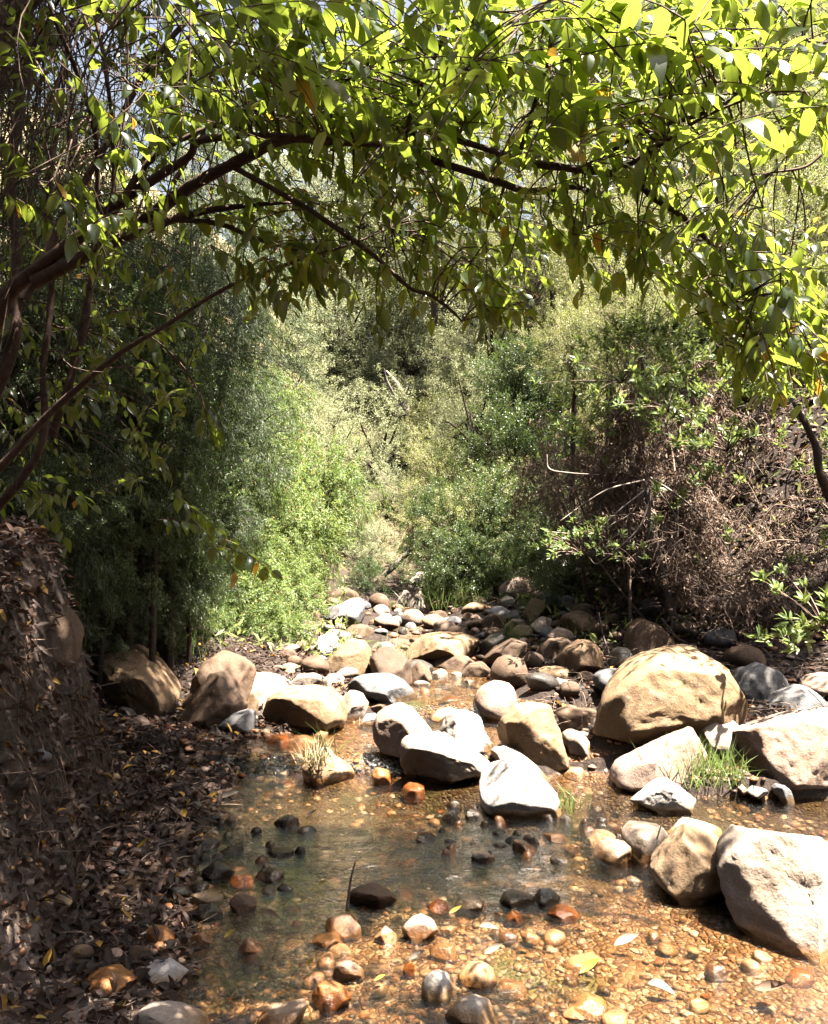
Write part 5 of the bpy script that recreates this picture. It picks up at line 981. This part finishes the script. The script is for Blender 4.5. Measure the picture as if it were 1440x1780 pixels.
# ------------------------------------------------------------------ the arching tree in front
tree = link('arching_tree', None, None, (-1.9, 2.9, 0.9), 'reddish multi-stemmed tree arching over the stream from the left bank', 'tree'); TB = np.array([-1.9, 2.9, 0.9])
LIMBS = [
 ([(-190, 1010, 2.9), (-90, 760, 2.8), (0, 535, 2.6), (60, 472, 2.55), (150, 402, 2.5), (210, 350, 2.45), (270, 310, 2.4), (330, 270, 2.35), (345, 245, 2.3), (440, 235, 2.25), (560, 240, 2.2), (650, 250, 2.2), (700, 262, 2.2)], (.075, .06, .048, .042, .036, .03, .026, .022, .019, .016, .014, .012, .01)),
 ([(240, 390, 2.5), (330, 325, 2.4), (400, 287, 2.35), (441, 267, 2.3), (483, 246, 2.3), (525, 240, 2.3), (575, 246, 2.3), (650, 250, 2.3), (767, 283, 2.3), (858, 312, 2.3), (921, 333, 2.3), (1000, 325, 2.3), (1040, 345, 2.3), (1070, 400, 2.3), (1110, 470, 2.3)], (.026, .023, .02, .018, .017, .016, .015, .0145, .014, .013, .012, .010, .008, .006, .004)),
 ([(792, 242, 2.2), (858, 262, 2.2), (900, 279, 2.2), (986, 292, 2.2), (1057, 300, 2.2), (1110, 322, 2.2), (1143, 349, 2.2), (1185, 375, 2.2), (1222, 409, 2.2), (1250, 440, 2.2), (1280, 520, 2.2), (1300, 600, 2.2)], (.012, .013, .0135, .014, .013, .012, .011, .01, .009, .007, .005, .003)),
 ([(575, 245, 2.3), (680, 225, 2.25), (792, 242, 2.2)], (.014, .012, .012)),
 ([(1061, 302, 2.2), (1110, 277, 2.1), (1159, 244, 2.0), (1230, 200, 1.95), (1330, 160, 1.9)], (.01, .009, .007, .005, .003)),
 ([(60, 490, 2.55), (184, 427, 2.5), (243, 403, 2.45), (312, 378, 2.4), (365, 365, 2.4), (441, 356, 2.4), (500, 352, 2.4)], (.028, .022, .018, .015, .012, .009, .005)),
 ([(312, 382, 2.4), (382, 389, 2.4), (434, 410, 2.4), (486, 427, 2.4), (540, 440, 2.4)], (.012, .01, .008, .006, .003)),
 ([(-160, 960, 2.8), (0, 812, 2.7), (69, 736, 2.65), (121, 687, 2.6), (208, 615, 2.5), (295, 562, 2.45), (400, 497, 2.4), (525, 450, 2.4), (608, 425, 2.4), (679, 396, 2.4)], (.035, .026, .022, .02, .016, .013, .010, .008, .007, .004)),
 ([(400, 287, 2.35), (462, 321, 2.3), (542, 367, 2.3), (600, 408, 2.3), (658, 450, 2.3), (712, 500, 2.3), (747, 512, 2.3), (782, 537, 2.3), (803, 558, 2.3)], (.011, .0095, .009, .0085, .008, .007, .0065, .005, .003)),
 ([(170, 430, 2.4), (170, 347, 2.4), (167, 243, 2.35), (156, 191, 2.3), (139, 139, 2.3), (115, 80, 2.25), (87, 10, 2.2), (70, -80, 2.2)], (.008, .009, .009, .009, .009, .008, .008, .007)),
 ([(200, 358, 2.4), (198, 295, 2.4), (196, 215, 2.35), (187, 146, 2.3), (177, 80, 2.3), (160, 0, 2.3), (150, -90, 2.3)], (.009, .009, .009, .0085, .008, .008, .007)),
 ([(40, 520, 2.7), (100, 400, 2.7), (115, 368, 2.7), (149, 312, 2.7), (208, 208, 2.7), (243, 139, 2.7), (295, 69, 2.7), (337, 17, 2.7), (380, -80, 2.7)], (.04, .03, .027, .025, .022, .02, .018, .016, .014)),
 ([(-60, 140, 2.3), (0, 40, 2.3), (60, -5, 2.3), (130, -70, 2.3)], (.03, .026, .022, .02)),
 ([(-120, 900, 2.8), (10, 640, 2.7), (30, 480, 2.7), (20, 300, 2.7), (45, 120, 2.7), (60, -60, 2.7)], (.05, .036, .03, .026, .02, .016)),
 ([(-120, 1000, 2.9), (60, 800, 2.8), (75, 640, 2.8), (90, 500, 2.8), (85, 330, 2.8), (110, 150, 2.8), (105, -60, 2.8)], (.04, .026, .022, .02, .016, .013, .01)),
 ([(90, 760, 2.9), (140, 600, 2.9), (165, 470, 2.9), (240, 300, 2.9), (330, 130, 2.9), (420, -60, 2.9)], (.02, .018, .016, .014, .012, .01)),
 ([(210, 352, 2.4), (250, 290, 2.4), (300, 250, 2.4), (420, 200, 2.4), (540, 165, 2.3), (640, 120, 2.3)], (.014, .012, .01, .008, .006, .004)),
 ([(300, 320, 2.5), (350, 240, 2.5), (410, 150, 2.5), (450, 60, 2.5), (470, -40, 2.5)], (.01, .009, .008, .007, .006)),
 ([(700, 262, 2.2), (720, 180, 2.15), (760, 90, 2.1), (800, 0, 2.1), (830, -60, 2.1)], (.009, .008, .007, .006, .005)),
 ([(900, 279, 2.2), (930, 180, 2.1), (960, 80, 2.0), (960, 0, 1.9)], (.008, .007, .006, .004)),
 ([(1300, -20, 2.6), (1200, 50, 2.6), (1110, 100, 2.6), (1040, 130, 2.6)], (.009, .008, .006, .003)),
 ([(1000, 300, 2.2), (1120, 230, 2.1), (1240, 190, 2.1), (1350, 120, 2.1), (1460, 60, 2.1)], (.009, .008, .007, .006, .004)),
 ([(1500, 250, 2.4), (1440, 262, 2.4), (1400, 290, 2.4), (1340, 300, 2.4)], (.008, .007, .006, .004)),
]
lmb = []
for k, (pts, rad) in enumerate(LIMBS):
    mb = MB(); o = tube(mb, [P(*p) - TB for p in pts], np.array(rad) * (.5 if rad[0] > .03 else .75), 10, 0, .3, k); lmb.append(o + TB)
    link('limb', mb.mesh('limb', M_BARK_RED), tree)
# trunk stools rooted in the bank
mb = MB()
for k in range(7):
    a = np.array([-2.25 + rng.normal(0, .15), 2.95 + rng.normal(0, .25), 0.0]); a[2] = gz(a[0], a[1]) - .2; e = P(rng.uniform(-200, 60), rng.uniform(-150, 100), rng.uniform(2.7, 3.3)); 
    tube(mb, [a - TB, (a * .7 + e * .3) + rng.normal(size=3) * .06 - TB - np.array([.3, 0, 0]), (a * .35 + e * .65) - np.array([.15, 0, 0]) + rng.normal(size=3) * .08 - TB, e - TB], [.06, .045, .035, .022], 9, 0, .15, k)
link('trunk', mb.mesh('trunk', M_BARK_RED), tree)
# fine hanging stems in the upper left
mb = MB(); n = 110; A = np.array([P(rng.uniform(-30, 330) if i % 3 else rng.uniform(-30, 120), rng.uniform(-120, 60), rng.uniform(2.1, 3.4)) for i in range(n)])
E = A + np.stack([rng.normal(-.12, .16, n), rng.normal(0, .15, n), -rng.uniform(.35, 1.3, n)], -1)
twigs(mb, A - TB, (A + E) / 2 + rng.normal(size=(n, 3)) * .16 - TB, E - TB, rng.uniform(.0012, .004, n), .0012, 8, 5)
n = 420; k_ = rng.integers(0, 110, n); t_ = rng.random((n, 1)); Q = A[k_] * (1 - t_) + E[k_] * t_; Q2 = Q + rng.normal(size=(n, 3)) * np.array([.13, .1, .10]); twigs(mb, Q - TB, (Q + Q2) / 2 + rng.normal(size=(n, 3)) * .03 - TB, Q2 - TB, .0016, .0008, 4, 4)
link('hanging_stems', mb.mesh('hanging_stems', M_BARK_RED), tree)
ALLL = np.concatenate([l[len(l) // 4:] for l in lmb])

def shoots(name, regions, mat=M_TREE, leafl=.057):
    """leafy shoots: each starts on the nearest limb, arcs to its place and carries paired leaves"""
    SA, SB, SC, gr = [], [], [], []
    for (poly, n, y0, y1, dx, dz, sl) in regions:
        poly = np.array(poly, float); x0, y0p = poly.min(0); x1, y1p = poly.max(0); c = 0
        while c < n:
            q = rng.uniform([x0, y0p], [x1, y1p]); ins = False; j = len(poly) - 1
            for i in range(len(poly)):
                if (poly[i][1] > q[1]) != (poly[j][1] > q[1]) and q[0] < (poly[j][0] - poly[i][0]) * (q[1] - poly[i][1]) / (poly[j][1] - poly[i][1]) + poly[i][0]: ins = not ins
                j = i
            if not ins: continue
            Yd = rng.uniform(y0, y1); p = P(q[0], q[1], Yd); d = np.array([dx + rng.normal(0, .45), rng.normal(0, .5), dz + rng.normal(0, .35)]); d /= np.linalg.norm(d)
            l = sl * rng.uniform(.7, 1.4); a = p - d * l * .5; e = p + d * l * .5 + np.array([0, 0, -.10 * l]); m = p + np.array([0, 0, .12 * l]) + rng.normal(size=3) * .02
            SA.append(a); SB.append(m); SC.append(e); c += 1
    SA, SB, SC = map(np.array, (SA, SB, SC)); n = len(SA)
    mb = MB(); twigs(mb, SA - TB, SB - TB, SC - TB, .0018, .0008, 6, 5, 0)
    near = np.array([ALLL[np.argmin(((ALLL - a) ** 2).sum(1))] for a in SA]); dd = np.linalg.norm(near - SA, axis=1)
    ok = dd < .7
    twigs(mb, near[ok] - TB, (near[ok] + SA[ok]) / 2 + np.stack([0 * dd[ok], 0 * dd[ok], .12 * dd[ok]], -1) + rng.normal(size=(ok.sum(), 3)) * .02 - TB, SA[ok] - TB, .0024, .0018, 6, 5, 0)
    link('twigs', mb.mesh('twigs', M_BARK_RED), tree)
    mb = MB(); K = 13
    t = (np.arange(K) + .5) / K; t = np.tile(t[None], (n, 1)) + rng.uniform(-.03, .03, (n, K)); tt = np.clip(t, 0, 1)[..., None]
    p = (1 - tt) ** 2 * SA[:, None] + 2 * tt * (1 - tt) * SB[:, None] + tt ** 2 * SC[:, None]
    tan = norm(2 * (1 - tt) * (SB - SA)[:, None] + 2 * tt * (SC - SB)[:, None]); up = np.array([0, 0, 1.])
    side = norm(np.cross(tan, up + rng.normal(size=(n, 1, 3)) * .3)); sg = np.where(np.arange(K) % 2 == 0, 1., -1.)[None, :, None]
    hang = rng.uniform(.1, .95, (n, 1, 1))
    ax = tan * .55 + side * sg * .8 + rng.normal(size=(n, K, 3)) * .22 - up * hang
    nr = up + side * sg * .25 + rng.normal(size=(n, K, 3)) * .30 + norm(ax) * (hang * .8)
    sz = leafl * (1 - .35 * np.abs(t - .45)) * rng.uniform(.55, 1.25, (n, K)) * rng.uniform(.7, 1.3, (n, 1))
    keep = rng.random((n, K)) > .12
    p = p + norm(ax) * .006
    leaves(mb, p[keep] - TB, ax[keep], nr[keep], sz[keep], sz[keep] * rng.uniform(.40, .52, keep.sum()), rng.uniform(-.05, .6, keep.sum()), rng.uniform(.05, .25), 0, LEAF_FULL)
    link(name, mb.mesh(name, mat, uv=True), tree)
    return n
shoots('foliage', [
 ([(380, 60), (900, 120), (1300, 260), (1440, 400), (1440, 520), (1200, 430), (900, 380), (600, 330), (420, 260)], 85, 2.0, 2.7, .6, -.1, .28),
 ([(320, 30), (760, 60), (760, 240), (420, 240), (250, 230)], 95, 2.1, 2.9, .5, 0, .27),
 ([(380, 270), (700, 300), (1000, 360), (980, 480), (860, 520), (700, 520), (560, 440), (380, 400)], 75, 2.3, 2.9, .5, -.35, .26),
 ([(980, 330), (1250, 400), (1440, 480), (1440, 560), (1380, 640), (1270, 560), (1150, 470), (1000, 460)], 58, 2.0, 2.6, .5, -.5, .26),
 ([(1230, 560), (1380, 560), (1450, 640), (1440, 690), (1360, 660), (1260, 620)], 22, 2.0, 2.3, .4, -.7, .22),
 ([(400, 440), (560, 430), (700, 470), (690, 530), (560, 480), (420, 530)], 16, 2.2, 2.6, .3, -.6, .2),
 ([(780, 480), (900, 480), (900, 540), (820, 550)], 9, 2.1, 2.4, .4, -.4, .2),
 ([(0, -40), (330, -40), (300, 330), (200, 460), (0, 470)], 95, 2.0, 3.3, .3, -.1, .25),
 ([(0, 430), (180, 430), (360, 500), (330, 720), (250, 900), (0, 900)], 60, 2.7, 3.8, .4, -.2, .25),
 ([(1215, 330), (1290, 330), (1290, 410), (1215, 410)], 3, 4.05, 4.25, .3, -.2, .2),
 ([(330, 690), (375, 690), (375, 750), (330, 750)], 2, 2.6, 2.8, .4, -.2, .15),
 ([(330, 860), (400, 900), (440, 980), (340, 940)], 5, 3.2, 3.6, .7, -.5, .3),
])
shoots('foliage', [([(380, -40), (1500, -40), (1500, 200), (1180, 300), (900, 260), (600, 190), (400, 120)], 185, 1.75, 2.3, .45, .15, .30)], leafl=.064)
# the crown above the frame: it throws the shade on the left bank and the pool
def upper(n, x0, x1, y0, y1, z0, z1, nm):
    SA = rng.uniform([x0, y0, z0], [x1, y1, z1], (n, 3)); per = 60
    g = fbm(SA * .9 + 5, 77, 2); SA = SA[g > -.28]; n = len(SA)
    p = np.repeat(SA, per, 0) + rng.normal(size=(n * per, 3)) * .14
    mb = MB(); leaves(mb, p - TB, rnd_dir(n * per) + np.array([0, 0, -.3]), rnd_dir(n * per) * .6 + np.array([0, 0, 1.]), rng.uniform(.05, .08, n * per), .032, .2, .15, 0, LEAF_MID)
    twigs(mb, SA - TB, SA + rng.normal(size=(n, 3)) * .1 - TB, SA + rng.normal(size=(n, 3)) * .25 - TB, .005, .002, 4, 4, 1)
    link(nm, mb.mesh(nm, [M_TREE, M_BARK_RED]), tree)
upper(60, -2.6, -.8, 1.8, 3.4, 3.5, 4.8, 'upper_foliage')

# unseen tree added outside the frame: crown shaped to shade bank, thicket and pool
tall = link('added_shade_tree', None, None, (-3.6, 5.6, 1.0), 'unseen tree added outside the frame to shade the left bank and pool', 'tree'); TT = np.array([-3.6, 5.6, 1.0])
n = 5200; c = rng.uniform([-3.6, .6, 5.4], [3.6, 9.0, 7.4], (n, 3))
hh = c[:, 2]; gx0 = c[:, 0] - .344 * hh; gy0 = c[:, 1] + .075 * hh          # where each clump's shade falls on the stream
edge = np.interp(gy0, [0, 2.2, 2.6, 3.15, 3.3, 4.1, 4.25, 5.2, 5.6, 6.2, 7.0, 9.5], [-.9, -.9, -.62, -.35, 1.15, .95, -.55, -.75, -1.3, -1.65, -2.25, -2.8])
edge = np.where(c[:, 1] < 2.35, np.maximum(edge, -.72), edge)
fr = CY - (c[:, 2] - .35 - EYE) / c[:, 1] * FPX
gn = fbm(c * np.array([1.3, 1.3, .0]) + 9, 31, 3)
dens = np.where(gx0 < edge - .35, -.36, -.12) - .3 * (c[:, 1] < 2.35) + np.where((gx0 > -.5), .04, 0)
ok = ~((gx0 > -1.9) & (gx0 < -.8) & (gy0 > 2.1) & (gy0 < 2.75)) & (gx0 < edge + .12 * gn) & (fr < -10) & (gn > dens); c = c[ok]; n = len(c); per = 26
p = np.repeat(c, per, 0) + rng.normal(size=(n * per, 3)) * .11
mb = MB(); leaves(mb, p - TT, rnd_dir(n * per) + np.array([0, 0, -.3]), rnd_dir(n * per) * .6 + np.array([0, 0, 1.]), rng.uniform(.06, .1, n * per), .042, .2, .15, 0, LEAF_MID)
twigs(mb, c - TT, c + rng.normal(size=(n, 3)) * .1 - TT, c + rng.normal(size=(n, 3)) * .3 - TT, .006, .002, 4, 4, 1)
link('crown', mb.mesh('crown', [M_DEEP, M_BARK_DARK]), tall)
mb = MB(); tube(mb, [np.array([0, 0, -.5]), np.array([.1, 0, 1.6]), np.array([.5, -.2, 3.4]), np.array([1.0, -.4, 5.2]), np.array([1.5, -.6, 6.0])], [.2, .17, .14, .1, .05], 10, 0, .15)
for k in range(46):
    e = c[rng.integers(n)] - TT; s0 = np.array([.3, -.1, 2.6]) + np.array([.7, -.3, 2.4]) * rng.random(); tube(mb, [s0, s0 * .6 + e * .4 + np.array([0, 0, .3]), e], [.06, .035, .01], 6, 0, .1, k)
link('trunk', mb.mesh('trunk', M_BARK_DARK), tall)

rt = link('added_shade_tree', None, None, (5.4, 8.4, 3.0), 'unseen tree added on the right bank to dapple the upper rocks with shade', 'tree'); RT = np.array([5.4, 8.4, 3.0])  # added outside the frame; crown trimmed to where shade should dapple the upper rocks
n = 1500; c = rng.uniform([1.2, 5.6, 6.2], [5.2, 9.2, 8.0], (n, 3)); g0 = c[:, 0] - .344 * c[:, 2]; g1 = c[:, 1] + .075 * c[:, 2]; fr = CY - (c[:, 2] - .35 - EYE) / c[:, 1] * FPX
c = c[(g0 > .15) & (g0 < 1.25) & (g1 > 6.3) & (g1 < 9.0) & (fr < -10) & (fbm(c * np.array([1.1, 1.1, 0]) + 3, 55, 3) > .0)]; n = len(c); per = 26
p = np.repeat(c, per, 0) + rng.normal(size=(n * per, 3)) * .11
mb = MB(); leaves(mb, p - RT, rnd_dir(n * per) + np.array([0, 0, -.3]), rnd_dir(n * per) * .6 + np.array([0, 0, 1.]), rng.uniform(.06, .1, n * per), .042, .2, .15, 0, LEAF_MID)
link('crown', mb.mesh('crown', M_DEEP), rt); mb = MB(); tube(mb, [np.array([0, 0, -.5]), np.array([-.2, -.1, 2.0]), np.array([-.7, -.3, 3.6]), np.array([-1.4, -.5, 4.6])], [.2, .16, .11, .05], 10, 0, .15)
for k in range(24):
    e = c[rng.integers(n)] - RT; s0 = np.array([-.2, -.1, 2.0]) + np.array([-.8, -.3, 2.0]) * rng.random(); tube(mb, [s0, s0 * .6 + e * .4 + np.array([0, 0, .3]), e], [.05, .03, .01], 6, 0, .1, k)
link('trunk', mb.mesh('trunk', M_BARK_DARK), rt)

# drop prototypes that were never planted
for k, lst in PROT.items():
    for r in lst:
        if not r.get('_used', 0):
            for c in KIDS[r.name]: bpy.data.objects.remove(c)
            bpy.data.objects.remove(r)
for o in bpy.data.objects:
    if '_used' in o: del o['_used']
